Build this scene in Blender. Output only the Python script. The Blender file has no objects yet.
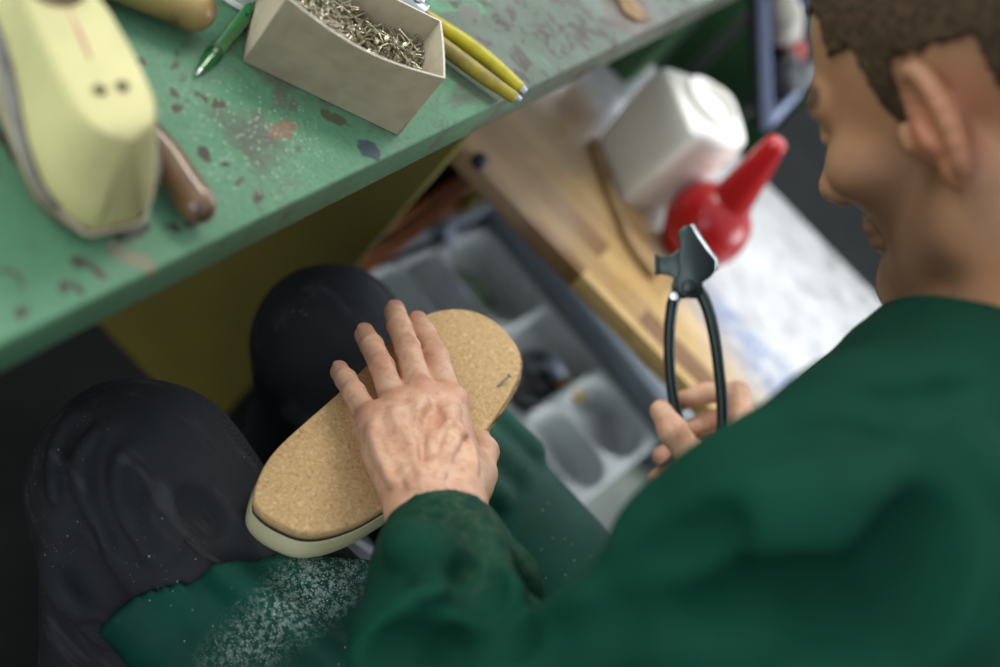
import bpy, bmesh, math, random
import numpy as np
from mathutils import Vector, Matrix
random.seed(7)
rng = np.random.default_rng(11)
SC = bpy.context.scene
COL = SC.collection
PI = math.pi

# ------------------------------------------------------------------ camera frame (1000 x 667 picture)
FPX = 1300.0
TAU, PHI = math.radians(36.4), math.radians(44.0)
_cx = np.array([1., 0, 0]); _rt = np.array([0, -1., 0]); _z = np.array([0, 0, 1.])
FW = math.cos(TAU)*_cx - math.sin(TAU)*_z
U0 = math.sin(TAU)*_cx + math.cos(TAU)*_z
CR = math.cos(PHI)*U0 + math.sin(PHI)*_rt
CU = math.sin(PHI)*U0 - math.cos(PHI)*_rt
CAM = np.array([-0.662, -0.012, 1.190])
def ray(x, y):
    v = FW*FPX + CR*(x-500) + CU*(333.5-y)
    return v/np.linalg.norm(v)
def Z(x, y, z):
    r = ray(x, y); return CAM + r*((z-CAM[2])/r[2])
def D(x, y, d):
    return CAM + ray(x, y)*d
SN = np.array([0, 0, 1.])-.30*CR; SN /= np.linalg.norm(SN); S0 = np.array([0, 0, .58])   # plane of the upturned sole
def SP(x, y, h=0.):
    r = ray(x, y); return CAM + r*(((S0-CAM)@SN + h)/(r@SN))
def YP(x, y, Y):
    r = ray(x, y); return CAM + r*((Y-CAM[1])/r[1])
def A(*v): return np.array(v, float)

# ------------------------------------------------------------------ materials
def lin(c):
    def f(u):
        u /= 255.0
        return u/12.92 if u <= .04045 else ((u+.055)/1.055)**2.4
    return (f(c[0]), f(c[1]), f(c[2]), 1.0)
class NT:
    def __init__(s, name):
        s.m = bpy.data.materials.new(name); s.m.use_nodes = True
        s.t = s.m.node_tree; s.n = s.t.nodes; s.l = s.t.links
        s.b = s.n['Principled BSDF']
        s.tc = s.n.new('ShaderNodeTexCoord'); s.co = s.tc.outputs['Object']
    def link(s, a, b): s.l.new(a, b)
    def noise(s, scale, detail=3, rough=.55, dist=0, co=None):
        n = s.n.new('ShaderNodeTexNoise'); n.inputs['Scale'].default_value = scale
        n.inputs['Detail'].default_value = detail; n.inputs['Roughness'].default_value = rough
        n.inputs['Distortion'].default_value = dist
        s.link(co or s.co, n.inputs['Vector']); return n.outputs['Fac']
    def voro(s, scale, co=None, feature='F1'):
        n = s.n.new('ShaderNodeTexVoronoi'); n.inputs['Scale'].default_value = scale; n.feature = feature
        s.link(co or s.co, n.inputs['Vector']); return n
    def wave(s, scale, dist=0, co=None, dirn='X', detail=2):
        n = s.n.new('ShaderNodeTexWave'); n.inputs['Scale'].default_value = scale; n.bands_direction = dirn
        n.inputs['Distortion'].default_value = dist; n.inputs['Detail'].default_value = detail
        s.link(co or s.co, n.inputs['Vector']); return n.outputs['Fac']
    def map(s, scale=(1, 1, 1), rot=(0, 0, 0), loc=(0, 0, 0), co=None):
        n = s.n.new('ShaderNodeMapping'); n.inputs['Scale'].default_value = scale
        n.inputs['Rotation'].default_value = rot; n.inputs['Location'].default_value = loc
        s.link(co or s.co, n.inputs['Vector']); return n.outputs['Vector']
    def math(s, op, a, b=None, clamp=False):
        n = s.n.new('ShaderNodeMath'); n.operation = op; n.use_clamp = clamp
        for i, v in enumerate((a, b)):
            if v is None: continue
            if isinstance(v, (int, float)): n.inputs[i].default_value = v
            else: s.link(v, n.inputs[i])
        return n.outputs[0]
    def step(s, v, lo, hi, a=0., b=1.):
        n = s.n.new('ShaderNodeMapRange'); n.interpolation_type = 'SMOOTHSTEP'; n.clamp = True
        n.inputs['From Min'].default_value = lo; n.inputs['From Max'].default_value = hi
        n.inputs['To Min'].default_value = a; n.inputs['To Max'].default_value = b
        s.link(v, n.inputs['Value']); return n.outputs['Result']
    def mix(s, f, a, b, blend='MIX'):
        n = s.n.new('ShaderNodeMix'); n.data_type = 'RGBA'; n.blend_type = blend
        if isinstance(f, (int, float)): n.inputs[0].default_value = f
        else: s.link(f, n.inputs[0])
        for i, v in ((6, a), (7, b)):
            if isinstance(v, tuple): n.inputs[i].default_value = v if len(v) == 4 else lin(v)
            else: s.link(v, n.inputs[i])
        return n.outputs[2]
    def col(s, v):
        if isinstance(v, tuple): s.b.inputs['Base Color'].default_value = v if len(v) == 4 else lin(v)
        else: s.link(v, s.b.inputs['Base Color'])
    def set(s, **k):
        for a, v in k.items():
            a = {'rough': 'Roughness', 'metal': 'Metallic', 'spec': 'Specular IOR Level', 'coat': 'Coat Weight', 'coatr': 'Coat Roughness',
                 'sss': 'Subsurface Weight', 'sheen': 'Sheen Weight', 'trans': 'Transmission Weight', 'ior': 'IOR', 'alpha': 'Alpha'}[a]
            if isinstance(v, (int, float)): s.b.inputs[a].default_value = v
            else: s.link(v, s.b.inputs[a])
    def bump(s, h, strength=.3, dist=.002):
        n = s.n.new('ShaderNodeBump'); n.inputs['Strength'].default_value = strength
        n.inputs['Distance'].default_value = dist
        s.link(h, n.inputs['Height'])
        cur = s.b.inputs['Normal']
        if cur.is_linked: s.link(cur.links[0].from_socket, n.inputs['Normal'])
        s.link(n.outputs[0], cur)
    def specks(s, scale, size, keep, mask=None):
        v = s.voro(scale); d = s.step(v.outputs['Distance'], size, size*.55)
        sep = s.n.new('ShaderNodeSeparateColor'); s.link(v.outputs['Color'], sep.inputs[0])
        k = s.math('LESS_THAN', sep.outputs[0], keep)
        r = s.math('MULTIPLY', d, k)
        if mask is not None: r = s.math('MULTIPLY', r, mask)
        return r
def simple(name, c, rough=.5, metal=0., c2=None, scale=30, bump=0, bscale=200, spec=None, lo=.35, hi=.65, **k):
    t = NT(name)
    if c2: t.col(t.mix(t.step(t.noise(scale), lo, hi), c, c2))
    else: t.col(c)
    t.set(rough=rough, metal=metal, **k)
    if spec is not None: t.set(spec=spec)
    if bump: t.bump(t.noise(bscale, 4), bump, .001)
    return t.m

# ------------------------------------------------------------------ objects
def tag(o, label=None, cat=None, group=None, kind=None):
    if label: o['label'] = label
    if cat: o['category'] = cat
    if group: o['group'] = group
    if kind: o['kind'] = kind
    return o
def thing(name, label, cat, loc=(0, 0, 0), rot=(0, 0, 0), group=None):
    o = bpy.data.objects.new(name, None); COL.objects.link(o); o.empty_display_size = .05
    o.location = loc; o.rotation_euler = rot
    return tag(o, label, cat, group)
def wmat(o):
    m = o.matrix_basis.copy()
    while o.parent: o = o.parent; m = o.matrix_basis @ m
    return m
def add(name, V, F, m, parent=None, world=True, smooth=True, angle=None, mats=None, midx=None):
    """link a mesh; when it has a parent and world is True the vertices are in world space"""
    me = bpy.data.meshes.new(name)
    V = np.asarray(V, float)
    if parent is not None and world:
        mi = np.array(wmat(parent).inverted())
        V = V @ mi[:3, :3].T + mi[:3, 3]
    if isinstance(F, np.ndarray):
        n = len(F); me.vertices.add(len(V)); me.vertices.foreach_set('co', V.astype(np.float32).ravel())
        me.loops.add(n*4); me.loops.foreach_set('vertex_index', F.astype(np.int32).ravel())
        me.polygons.add(n); me.polygons.foreach_set('loop_start', np.arange(0, n*4, 4, dtype=np.int32))
        me.update(calc_edges=True)
    else:
        me.from_pydata([tuple(v) for v in V], [], [tuple(f) for f in F]); me.update()
    for mm in (mats or [m]): me.materials.append(mm)
    if midx is not None: me.polygons.foreach_set('material_index', np.asarray(midx, np.int32))
    if smooth:
        me.polygons.foreach_set('use_smooth', np.ones(len(me.polygons), bool))
        if angle: me.set_sharp_from_angle(angle=math.radians(angle))
    o = bpy.data.objects.new(name, me); COL.objects.link(o)
    if parent is not None: o.parent = parent
    return o
def join(*parts):
    V, F = [], []
    for v, f in parts:
        b = len(V); V += [tuple(p) for p in v]; F += [tuple(i+b for i in q) for q in f]
    return V, F
def xf(vf, loc=(0, 0, 0), rot=(0, 0, 0), sc=(1, 1, 1)):
    from mathutils import Euler
    M = Matrix.Translation(loc) @ Euler(rot).to_matrix().to_4x4() @ Matrix.Diagonal((*sc, 1))
    return [tuple(M @ Vector(v)) for v in vf[0]], vf[1]
def frame(vf, o, x, y, z):
    o, x, y, z = map(np.asarray, (o, x, y, z))
    return [tuple(o + v[0]*x + v[1]*y + v[2]*z) for v in vf[0]], vf[1]
def from_bm(bm):
    bm.normal_update()
    v = [tuple(q.co) for q in bm.verts]; bm.verts.index_update()
    f = [tuple(q.index for q in fc.verts) for fc in bm.faces]; bm.free(); return v, f
def box(x0, x1, y0, y1, z0, z1, b=.002, seg=2):
    bm = bmesh.new(); bmesh.ops.create_cube(bm, size=1)
    for v in bm.verts:
        v.co = ((x0+x1)/2+v.co.x*(x1-x0), (y0+y1)/2+v.co.y*(y1-y0), (z0+z1)/2+v.co.z*(z1-z0))
    if b: bmesh.ops.bevel(bm, geom=bm.edges[:], offset=b, segments=seg, affect='EDGES', profile=.5)
    return from_bm(bm)
def prism(poly, z0, z1, b=.001, seg=2, side_too=False):
    bm = bmesh.new(); n = len(poly)
    a = [bm.verts.new((p[0], p[1], z0)) for p in poly]; c = [bm.verts.new((p[0], p[1], z1)) for p in poly]
    bm.faces.new(a[::-1]); bm.faces.new(c)
    for i in range(n): bm.faces.new((a[i], a[(i+1) % n], c[(i+1) % n], c[i]))
    bmesh.ops.recalc_face_normals(bm, faces=bm.faces[:])
    if b:
        es = [e for e in bm.edges if side_too or abs(e.verts[0].co.z-e.verts[1].co.z) < 1e-9]
        bmesh.ops.bevel(bm, geom=es, offset=b, segments=seg, affect='EDGES', profile=.5)
    return from_bm(bm)
def lathe(prof, n=32, cap=True):
    V, F = [], []
    for r, z in prof:
        for k in range(n):
            a = 2*PI*k/n; V.append((r*math.cos(a), r*math.sin(a), z))
    for i in range(len(prof)-1):
        for k in range(n):
            k2 = (k+1) % n; F.append((i*n+k, i*n+k2, (i+1)*n+k2, (i+1)*n+k))
    if cap:
        F.append(tuple(range(n))[::-1]); F.append(tuple((len(prof)-1)*n+k for k in range(n)))
    return V, F
def catmull(P, n, closed=False):
    P = [np.asarray(p, float) for p in P]; m = len(P); out = []
    segs = m if closed else m-1
    for i in range(segs):
        if closed: p0, p1, p2, p3 = P[i-1], P[i], P[(i+1) % m], P[(i+2) % m]
        else: p0, p1, p2, p3 = P[max(i-1, 0)], P[i], P[i+1], P[min(i+2, m-1)]
        for k in range(n):
            t = k/n
            out.append(.5*((2*p1)+(-p0+p2)*t+(2*p0-5*p1+4*p2-p3)*t*t+(-p0+3*p1-3*p2+p3)*t**3))
    if not closed: out.append(P[-1])
    return out
def tube(path, rad, n=12, sx=1., sy=1., up=(0, 0, 1), cap=True, closed=False):
    """sweep an ellipse (rad*sx across, rad*sy along up) along a path"""
    P = [np.asarray(p, float) for p in path]; m = len(P)
    R = rad if hasattr(rad, '__len__') else [rad]*m
    V, F = [], []
    up = np.asarray(up, float)
    for i in range(m):
        if closed: t = P[(i+1) % m]-P[i-1]
        else: t = P[min(i+1, m-1)]-P[max(i-1, 0)]
        t = t/(np.linalg.norm(t)+1e-12)
        u = up - t*(up@t)
        if np.linalg.norm(u) < 1e-4: u = np.array([1., 0, 0]) - t*t[0]
        u /= np.linalg.norm(u); s = np.cross(t, u)
        for k in range(n):
            a = 2*PI*k/n
            V.append(P[i] + s*(R[i]*sx*math.cos(a)) + u*(R[i]*sy*math.sin(a)))
    for i in range(m if closed else m-1):
        for k in range(n):
            k2 = (k+1) % n; j = (i+1) % m
            F.append((i*n+k, i*n+k2, j*n+k2, j*n+k))
    if cap and not closed:
        F.append(tuple(range(n))[::-1]); F.append(tuple((m-1)*n+k for k in range(n)))
    return V, F
def loft(secs, cap=True):
    n = len(secs[0]); V = [tuple(p) for s in secs for p in s]; F = []
    for i in range(len(secs)-1):
        for k in range(n):
            k2 = (k+1) % n; F.append((i*n+k, i*n+k2, (i+1)*n+k2, (i+1)*n+k))
    if cap:
        F.append(tuple(range(n))[::-1]); F.append(tuple((len(secs)-1)*n+k for k in range(n)))
    return V, F
def fixn(vf):
    bm = bmesh.new(); vs = [bm.verts.new(v) for v in vf[0]]
    for f in vf[1]:
        try: bm.faces.new([vs[i] for i in f])
        except ValueError: pass
    bmesh.ops.recalc_face_normals(bm, faces=bm.faces[:]); bm.verts.index_update()
    return from_bm(bm)

# ------------------------------------------------------------------ implicit surfaces on a grid
def axis(spans):
    out = [spans[0][0]]
    for a, b, h in spans:
        n = max(1, int(round((b-a)/h))); out += list(a+(b-a)*np.arange(1, n+1)/n)
    return np.array(out, np.float32)
class SDF:
    def __init__(s, xs, ys, zs):
        s.x, s.y, s.z = (np.asarray(a, np.float32) for a in (xs, ys, zs))
        s.F = np.full((len(s.x), len(s.y), len(s.z)), .05, np.float32)
    def sl(s, lo, hi):
        r = []
        for a, l, h in zip((s.x, s.y, s.z), lo, hi):
            i0 = int(np.searchsorted(a, l)); i1 = int(np.searchsorted(a, h)); r.append(slice(max(i0-1, 0), min(i1+1, len(a))))
        return tuple(r)
    def xyz(s, r): return s.x[r[0]][:, None, None], s.y[r[1]][None, :, None], s.z[r[2]][None, None, :]
    def put(s, r, d, k, mode='u'):
        f = s.F[r]
        if f.size == 0: return
        d = d.astype(np.float32)
        if mode == 'u':
            if k > 0: h = np.maximum(k-np.abs(f-d), 0)/k; s.F[r] = np.minimum(f, d)-h*h*k*.25
            else: s.F[r] = np.minimum(f, d)
        elif mode == 's':
            d = -d
            if k > 0: h = np.maximum(k-np.abs(f-d), 0)/k; s.F[r] = np.maximum(f, d)+h*h*k*.25
            else: s.F[r] = np.maximum(f, d)
    def cone(s, a, b, ra, rb=None, k=.01, mode='u'):
        rb = ra if rb is None else rb
        a = np.asarray(a, float); b = np.asarray(b, float); R = max(ra, rb)+k+.012
        r = s.sl(np.minimum(a, b)-R, np.maximum(a, b)+R); X, Y, W = s.xyz(r)
        ba = b-a; L = ba@ba+1e-12
        t = np.clip(((X-a[0])*ba[0]+(Y-a[1])*ba[1]+(W-a[2])*ba[2])/L, 0, 1)
        d = np.sqrt((X-a[0]-t*ba[0])**2+(Y-a[1]-t*ba[1])**2+(W-a[2]-t*ba[2])**2)-(ra+(rb-ra)*t)
        s.put(r, d, k, mode)
    def chain(s, pts, rad, k=.01, mode='u'):
        for i in range(len(pts)-1): s.cone(pts[i], pts[i+1], rad[i], rad[i+1], k, mode)
    def ell(s, c, rad, M=None, k=.01, mode='u'):
        c = np.asarray(c, float); rad = np.asarray(rad, float); R = rad.max()+k+.012
        r = s.sl(c-R, c+R); X, Y, W = s.xyz(r); X = X-c[0]; Y = Y-c[1]; W = W-c[2]
        if M is not None:
            M = np.asarray(M, float)   # columns are the local axes
            X, Y, W = (M[0, i]*X+M[1, i]*Y+M[2, i]*W for i in range(3))
        k0 = np.sqrt((X/rad[0])**2+(Y/rad[1])**2+(W/rad[2])**2)
        k1 = np.sqrt((X/rad[0]**2)**2+(Y/rad[1]**2)**2+(W/rad[2]**2)**2)+1e-9
        s.put(r, k0*(k0-1)/k1, k, mode)
    def half(s, p, n, mode='s'):
        """cut away everything on the side the normal points to"""
        p = np.asarray(p, float); n = np.asarray(n, float); n = n/np.linalg.norm(n)
        X, Y, W = s.x[:, None, None], s.y[None, :, None], s.z[None, None, :]
        d = (X-p[0])*n[0]+(Y-p[1])*n[1]+(W-p[2])*n[2]
        s.F = np.maximum(s.F, d.astype(np.float32))
    def at(s, q):
        i = [min(max(int(np.searchsorted(a, c))-1, 0), len(a)-2) for a, c in zip((s.x, s.y, s.z), q)]
        f = [min(max(float((c-a[k])/(a[k+1]-a[k])), 0), 1) for a, c, k in zip((s.x, s.y, s.z), q, i)]
        c = s.F[i[0]:i[0]+2, i[1]:i[1]+2, i[2]:i[2]+2]
        c = c[0]*(1-f[0])+c[1]*f[0]; c = c[0]*(1-f[1])+c[1]*f[1]; return float(c[0]*(1-f[2])+c[1]*f[2])
    def hit(s, px, py, d0, d1, h=.0015):
        d = d0
        while d < d1:
            if s.at(D(px, py, d)) < 0: return D(px, py, d)
            d += h
        return None
    def crease(s, pxs, d0, d1, r, k, mode='u', sink=.0, n=4):
        """a fold, tendon or vein lying on the surface along a line"""
        P = [s.hit(p[0], p[1], d0, d1) for p in catmull([A(*p, 0) for p in pxs], n)]
        P = [p+ray(*q[:2])*sink for p, q in zip(P, catmull([A(*p, 0) for p in pxs], n)) if p is not None]
        P = [p for i, p in enumerate(P) if i == 0 or np.linalg.norm(p-P[i-1]) < .05]
        m = len(P)
        if m > 2: s.chain(P, [r*(.35+.65*math.sin(PI*min(max((i+.6)/(m), 0), 1))**.5) for i in range(m)], k, mode)
    def mesh(s, smooth=0):
        F = s.F; S = F < 0
        nx, ny, nz = F.shape
        cnt = np.zeros((nx-1, ny-1, nz-1), np.int8)
        for i in (0, 1):
            for j in (0, 1):
                for k in (0, 1): cnt += S[i:nx-1+i, j:ny-1+j, k:nz-1+k]
        m = (cnt > 0) & (cnt < 8)
        ii, jj, kk = np.nonzero(m); N = len(ii)
        idx = np.full(m.shape, -1, np.int32); idx[m] = np.arange(N, dtype=np.int32)
        acc = np.zeros((N, 3)); c = np.zeros(N)
        for ax in range(3):
            for p in (0, 1):
                for q in (0, 1):
                    o = [0, 0, 0]; o[(ax+1) % 3] = p; o[(ax+2) % 3] = q
                    e = list(o); e[ax] = 1
                    fa = F[ii+o[0], jj+o[1], kk+o[2]]; fb = F[ii+e[0], jj+e[1], kk+e[2]]
                    h = (fa < 0) != (fb < 0); t = np.where(h, fa/(fa-fb+1e-20), 0)
                    pa = np.stack([s.x[ii+o[0]], s.y[jj+o[1]], s.z[kk+o[2]]], 1); pb = np.stack([s.x[ii+e[0]], s.y[jj+e[1]], s.z[kk+e[2]]], 1)
                    acc += np.where(h[:, None], pa+(pb-pa)*t[:, None], 0); c += h
        V = acc/c[:, None]
        Q = []
        def emit(d, a, b, cc, e, flip):
            q = np.stack([a, b, cc, e], 1); q[flip] = q[flip][:, ::-1]; Q.append(q)
        d = S[:-1] != S[1:]; i, j, k = np.nonzero(d[:, 1:-1, 1:-1]); j = j+1; k = k+1
        emit(0, idx[i, j-1, k-1], idx[i, j, k-1], idx[i, j, k], idx[i, j-1, k], ~S[i, j, k])
        d = S[:, :-1] != S[:, 1:]; i, j, k = np.nonzero(d[1:-1, :, 1:-1]); i = i+1; k = k+1
        emit(1, idx[i-1, j, k-1], idx[i-1, j, k], idx[i, j, k], idx[i, j, k-1], ~S[i, j, k])
        d = S[:, :, :-1] != S[:, :, 1:]; i, j, k = np.nonzero(d[1:-1, 1:-1, :]); i = i+1; j = j+1
        emit(2, idx[i-1, j-1, k], idx[i, j-1, k], idx[i, j, k], idx[i-1, j, k], ~S[i, j, k])
        Q = np.concatenate(Q)
        for it in range(smooth):
            for lam in (.5, -.52):
                sm = np.zeros_like(V); n = np.zeros(len(V))
                for a, b in ((0, 1), (1, 2), (2, 3), (3, 0)):
                    np.add.at(sm, Q[:, a], V[Q[:, b]]); np.add.at(n, Q[:, a], 1)
                    np.add.at(sm, Q[:, b], V[Q[:, a]]); np.add.at(n, Q[:, b], 1)
                V = V+lam*(sm/n[:, None]-V)
        return V, Q
def wob(X, Y, W, f, seed=0):
    """cheap smooth 3-D noise in about -1..1"""
    r = np.random.default_rng(seed); o = 0
    for a in range(5):
        d = r.normal(size=3); d /= np.linalg.norm(d); g = f*(1+.35*a)
        o = o+np.sin(X*d[0]*g+Y*d[1]*g+W*d[2]*g+r.uniform(0, 6.3)+1.3*np.sin(X*d[2]*g*.6-Y*d[0]*g*.6+r.uniform(0, 6)))/(1+.3*a)
    return o/3.2
# ================================================================== SETTING
t = NT('floor_paint')
n1 = t.noise(6, 5); t.col(t.mix(t.step(n1, .3, .7), (18, 18, 18), (30, 31, 30))); t.set(rough=.85, spec=.2); t.bump(t.noise(90, 4), .2, .002)
floor = tag(add('floor', [(-3, -3, 0), (5, -3, 0), (5, 3, 0), (-3, 3, 0), (-3, -3, -.05), (5, -3, -.05), (5, 3, -.05), (-3, 3, -.05)],
                [(0, 1, 2, 3), (7, 6, 5, 4), (0, 4, 5, 1), (1, 5, 6, 2), (2, 6, 7, 3), (3, 7, 4, 0)], t.m, smooth=False), kind='structure')

# ================================================================== WORKBENCH
ZB = .72
YAW = -math.atan((.137-.083)/.927)
bench = thing('workbench', 'old workbench with a chipped green painted top and worn front edge', 'workbench', (0, .1197, 0), (0, 0, YAW))
BI = np.array(wmat(bench).inverted())
def bl(px, py): return (BI @ np.append(Z(px, py, ZB), 1))[:3]
t = NT('green_bench_paint')
co = t.co
base = t.mix(t.step(t.noise(7, 4), .3, .7), (80, 124, 92), (94, 138, 106))
base = t.mix(t.math('MULTIPLY', t.step(t.noise(260, 2), .45, .7), .35), base, (60, 100, 74))
# grime that gets denser towards the far right end
sx = t.n.new('ShaderNodeSeparateXYZ'); t.link(co, sx.inputs[0])
far = t.step(t.math('ADD', sx.outputs[0], t.math('MULTIPLY', t.noise(6, 3), .2)), .16, .46)
g = t.math('ADD', t.noise(16, 6, .65, .6), t.math('MULTIPLY', far, .32))
base = t.mix(t.math('MULTIPLY', t.step(g, .53, .66), .7), base, (86, 76, 72))
g2 = t.math('ADD', t.noise(38, 6, .7, 1.), t.math('MULTIPLY', far, .13))
base = t.mix(t.math('MULTIPLY', t.step(g2, .63, .69), .85), base, (66, 54, 46))
sc = t.noise(34, 5, .7, .3, co=t.map((1, 7, 1), (0, 0, .5)))
base = t.mix(t.math('MULTIPLY', t.step(sc, .66, .74), .6), base, (150, 165, 140))
wp = t.noise(120, 3)
spots = [(205, 155, 9, 8, (62, 50, 44)), (172, 92, 4, 4, (70, 55, 45)), (178, 109, 8, 4, (76, 60, 50)), (218, 103, 8, 6, (70, 58, 50)), (199, 96, 5, 4, (72, 58, 50)),
         (370, 150, 12, 9, (54, 62, 72)), (335, 118, 12, 7, (78, 72, 50)), (282, 130, 22, 8, (124, 96, 76)), (132, 232, 22, 11, (56, 48, 42)), (135, 258, 28, 10, (132, 124, 100)),
         (141, 62, 5, 3, (70, 54, 44)), (226, 162, 4, 3, (40, 46, 44)), (240, 182, 9, 4, (84, 70, 62)), (258, 197, 10, 4, (70, 62, 58)), (78, 262, 8, 8, (64, 54, 48)),
         (97, 270, 14, 5, (70, 58, 52)), (77, 286, 6, 6, (60, 52, 46)), (24, 315, 9, 6, (66, 60, 54)), (15, 278, 14, 4, (76, 74, 60)), (18, 150, 16, 24, (62, 58, 46)), (190, 222, 10, 6, (56, 54, 52)),
         (173, 230, 8, 5, (60, 52, 46)), (630, 12, 28, 18, (88, 74, 60)), (470, 12, 12, 6, (100, 94, 88)), (300, 150, 6, 3, (90, 80, 70)), (64, 283, 6, 4, (70, 60, 54))]
pt = t.n.new('ShaderNodeVectorMath'); pt.operation = 'ADD'
wn = t.n.new('ShaderNodeTexNoise'); wn.inputs['Scale'].default_value = 90; wn.inputs['Detail'].default_value = 4; t.link(co, wn.inputs['Vector'])
ws = t.n.new('ShaderNodeVectorMath'); ws.operation = 'MULTIPLY_ADD'; ws.inputs[1].default_value = (.016, .016, 0); ws.inputs[2].default_value = (-.008, -.008, 0)
t.link(wn.outputs['Color'], ws.inputs[0]); t.link(co, pt.inputs[0]); t.link(ws.outputs[0], pt.inputs[1])
for (px, py, rx, ry, c) in spots:
    p = bl(px, py); ax = np.linalg.norm(bl(px+rx, py)-bl(px-rx, py))/2; ay = np.linalg.norm(bl(px, py+ry)-bl(px, py-ry))/2
    d = (bl(px+5, py+2.5*(1 if px % 2 else -1))-p); ang = math.atan2(d[1], d[0])
    mp = t.n.new('ShaderNodeMapping'); mp.vector_type = 'TEXTURE'
    mp.inputs['Location'].default_value = (p[0], p[1], ZB); mp.inputs['Rotation'].default_value = (0, 0, ang); mp.inputs['Scale'].default_value = (ax, ay*.9, .02)
    t.link(pt.outputs[0], mp.inputs['Vector'])
    ln = t.n.new('ShaderNodeVectorMath'); ln.operation = 'LENGTH'; t.link(mp.outputs[0], ln.inputs[0])
    base = t.mix(t.math('MULTIPLY', t.step(ln.outputs['Value'], 1.05, .8), .9), base, c)
# pale dust
p = bl(245, 140); mp = t.n.new('ShaderNodeMapping'); mp.vector_type = 'TEXTURE'; mp.inputs['Location'].default_value = (p[0], p[1], ZB); mp.inputs['Scale'].default_value = (.085, .06, 1)
t.link(co, mp.inputs['Vector']); ln = t.n.new('ShaderNodeVectorMath'); ln.operation = 'LENGTH'; t.link(mp.outputs[0], ln.inputs[0])
dust = t.step(ln.outputs['Value'], 1.1, .2)
base = t.mix(t.specks(420, .34, .22, dust), base, (200, 212, 190))
base = t.mix(t.specks(900, .36, .30, t.math('MULTIPLY', dust, t.step(t.noise(30), .45, .6))), base, (190, 204, 180))
t.col(base); t.set(rough=t.step(t.noise(20, 4), .3, .7, .45, .62), spec=.35); t.bump(t.noise(150, 5), .22, .001)
BP = t.m
add('tabletop', *box(-1.2, .93, 0, .72, ZB-.034, ZB, .0022, 3), BP, bench, world=False, angle=40)
DKG = simple('dark_green_paint', (30, 70, 34), .45, c2=(24, 58, 28), scale=9, bump=.1)
for x in (-1.15, .85):
    for y in (.06, .64):
        add('leg', *box(x-.03, x+.03, y-.03, y+.03, 0, ZB-.034, .003), DKG, bench, world=False, angle=40)

# ================================================================== DRAWER CABINET under the bench
cab = thing('drawer_cabinet', 'open drawer cabinet under the bench with a plain olive side panel', 'cabinet', (.40, .143, 0))
OLV = simple('olive_paint', (112, 102, 44), .5, c2=(100, 92, 40), scale=5, bump=.08)
DKW = simple('dark_brown_wood', (60, 44, 30), .6, c2=(30, 22, 16), scale=14, bump=.2)
YLW = simple('yellow_wood', (176, 150, 66), .5, c2=(150, 126, 54), scale=20, bump=.1)
ORW = simple('orange_wood', (196, 118, 70), .5, c2=(170, 98, 58), scale=24, bump=.1)
TEAL = simple('teal_paint', (110, 156, 156), .5, c2=(98, 140, 146), scale=12)
LAV = simple('lavender_plastic', (196, 204, 228), .45)
add('side_panel', *box(.385, .405, .143, .62, 0, .684, .002), OLV, cab, angle=40)
add('back_panel', *box(.405, .90, .60, .62, 0, .47, .002), DKW, cab, angle=40)
add('side_panel', *box(.885, .90, .15, .60, 0, .47, .002), DKW, cab, angle=40)
post = add('post', *box(.684, .708, .125, .145, .06, .455, .002), YLW, cab, angle=40)
add('screw', *xf(lathe([(.0045, 0), (.0045, .0015), (.003, .003), (0.0005, .0032)], 12), (.684, .136, .30), (0, -PI/2, 0)), simple('screw_steel', (60, 56, 40), .4, .8), post, angle=40)
add('rail', *box(.405, .885, .16, .19, .44, .476, .002), DKW, cab, angle=40)
add('rail', *box(.405, .885, .16, .19, .10, .13, .002), DKW, cab, angle=40)
for k, (z, y, mm) in enumerate(((.385, .150, DKW), (.332, .148, TEAL), (.285, .146, TEAL))):
    d = add('drawer', *box(.41, .68, y, .58, z-.040, z, .002), mm, cab, angle=40)
    add('edge_strip', *box(.41, .68, y-.008, y, z-.006, z+.006, .0015), ORW, d, angle=40)
    if k == 1: add('label_strip', *box(.47, .665, y-.0035, y, z-.022, z-.012, .0008), LAV, d, angle=40)

# ================================================================== DARK GREEN CABINET at the bench end
gc = thing('metal_cabinet', 'dark green metal cabinet behind the white canister below the bench end', 'cabinet', (1.32, .03, 0))
add('body', *box(1.32, 1.86, -.075, .126, 0, .70, .004), DKG, gc, angle=40)
add('door', *box(1.33, 1.585, -.083, -.075, .05, .69, .002), DKG, gc, angle=40)
add('door', *box(1.595, 1.85, -.083, -.075, .05, .69, .002), DKG, gc, angle=40)
add('handle', *tube([(1.56, -.083, .40), (1.56, -.105, .41), (1.56, -.105, .47), (1.56, -.083, .48)], .005, 10, up=(1, 0, 0)), simple('dull_steel', (120, 120, 116), .4, .9), gc, angle=40)

# ================================================================== SIDE TABLE (pull-out wooden board)
BZ = .50
tb = thing('side_table', 'stave wood side table with a worn glossy top, window glare painted whitish on it', 'table', (.68, -.1, 0))
t = NT('worn_stave_wood')
mp = t.map((1, 1, 1), (0, 0, PI/2))
br = t.n.new('ShaderNodeTexBrick'); br.inputs['Scale'].default_value = 1; br.offset = .37; br.squash = 1
for k, v in (('Brick Width', .20), ('Row Height', .032), ('Mortar Size', .0006), ('Mortar Smooth', .3), ('Bias', -.1)): br.inputs[k].default_value = v
br.inputs['Color1'].default_value = lin((138, 94, 46)); br.inputs['Color2'].default_value = lin((244, 204, 134)); br.inputs['Mortar'].default_value = lin((96, 70, 42))
t.link(mp, br.inputs['Vector'])
gr = t.noise(40, 5, .6, .5, co=t.map((6, .6, 1)))
wood = t.mix(t.math('MULTIPLY', t.step(gr, .35, .7), .35), br.outputs['Color'], (120, 84, 46))
sx = t.n.new('ShaderNodeSeparateXYZ'); t.link(t.co, sx.inputs[0])
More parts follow.
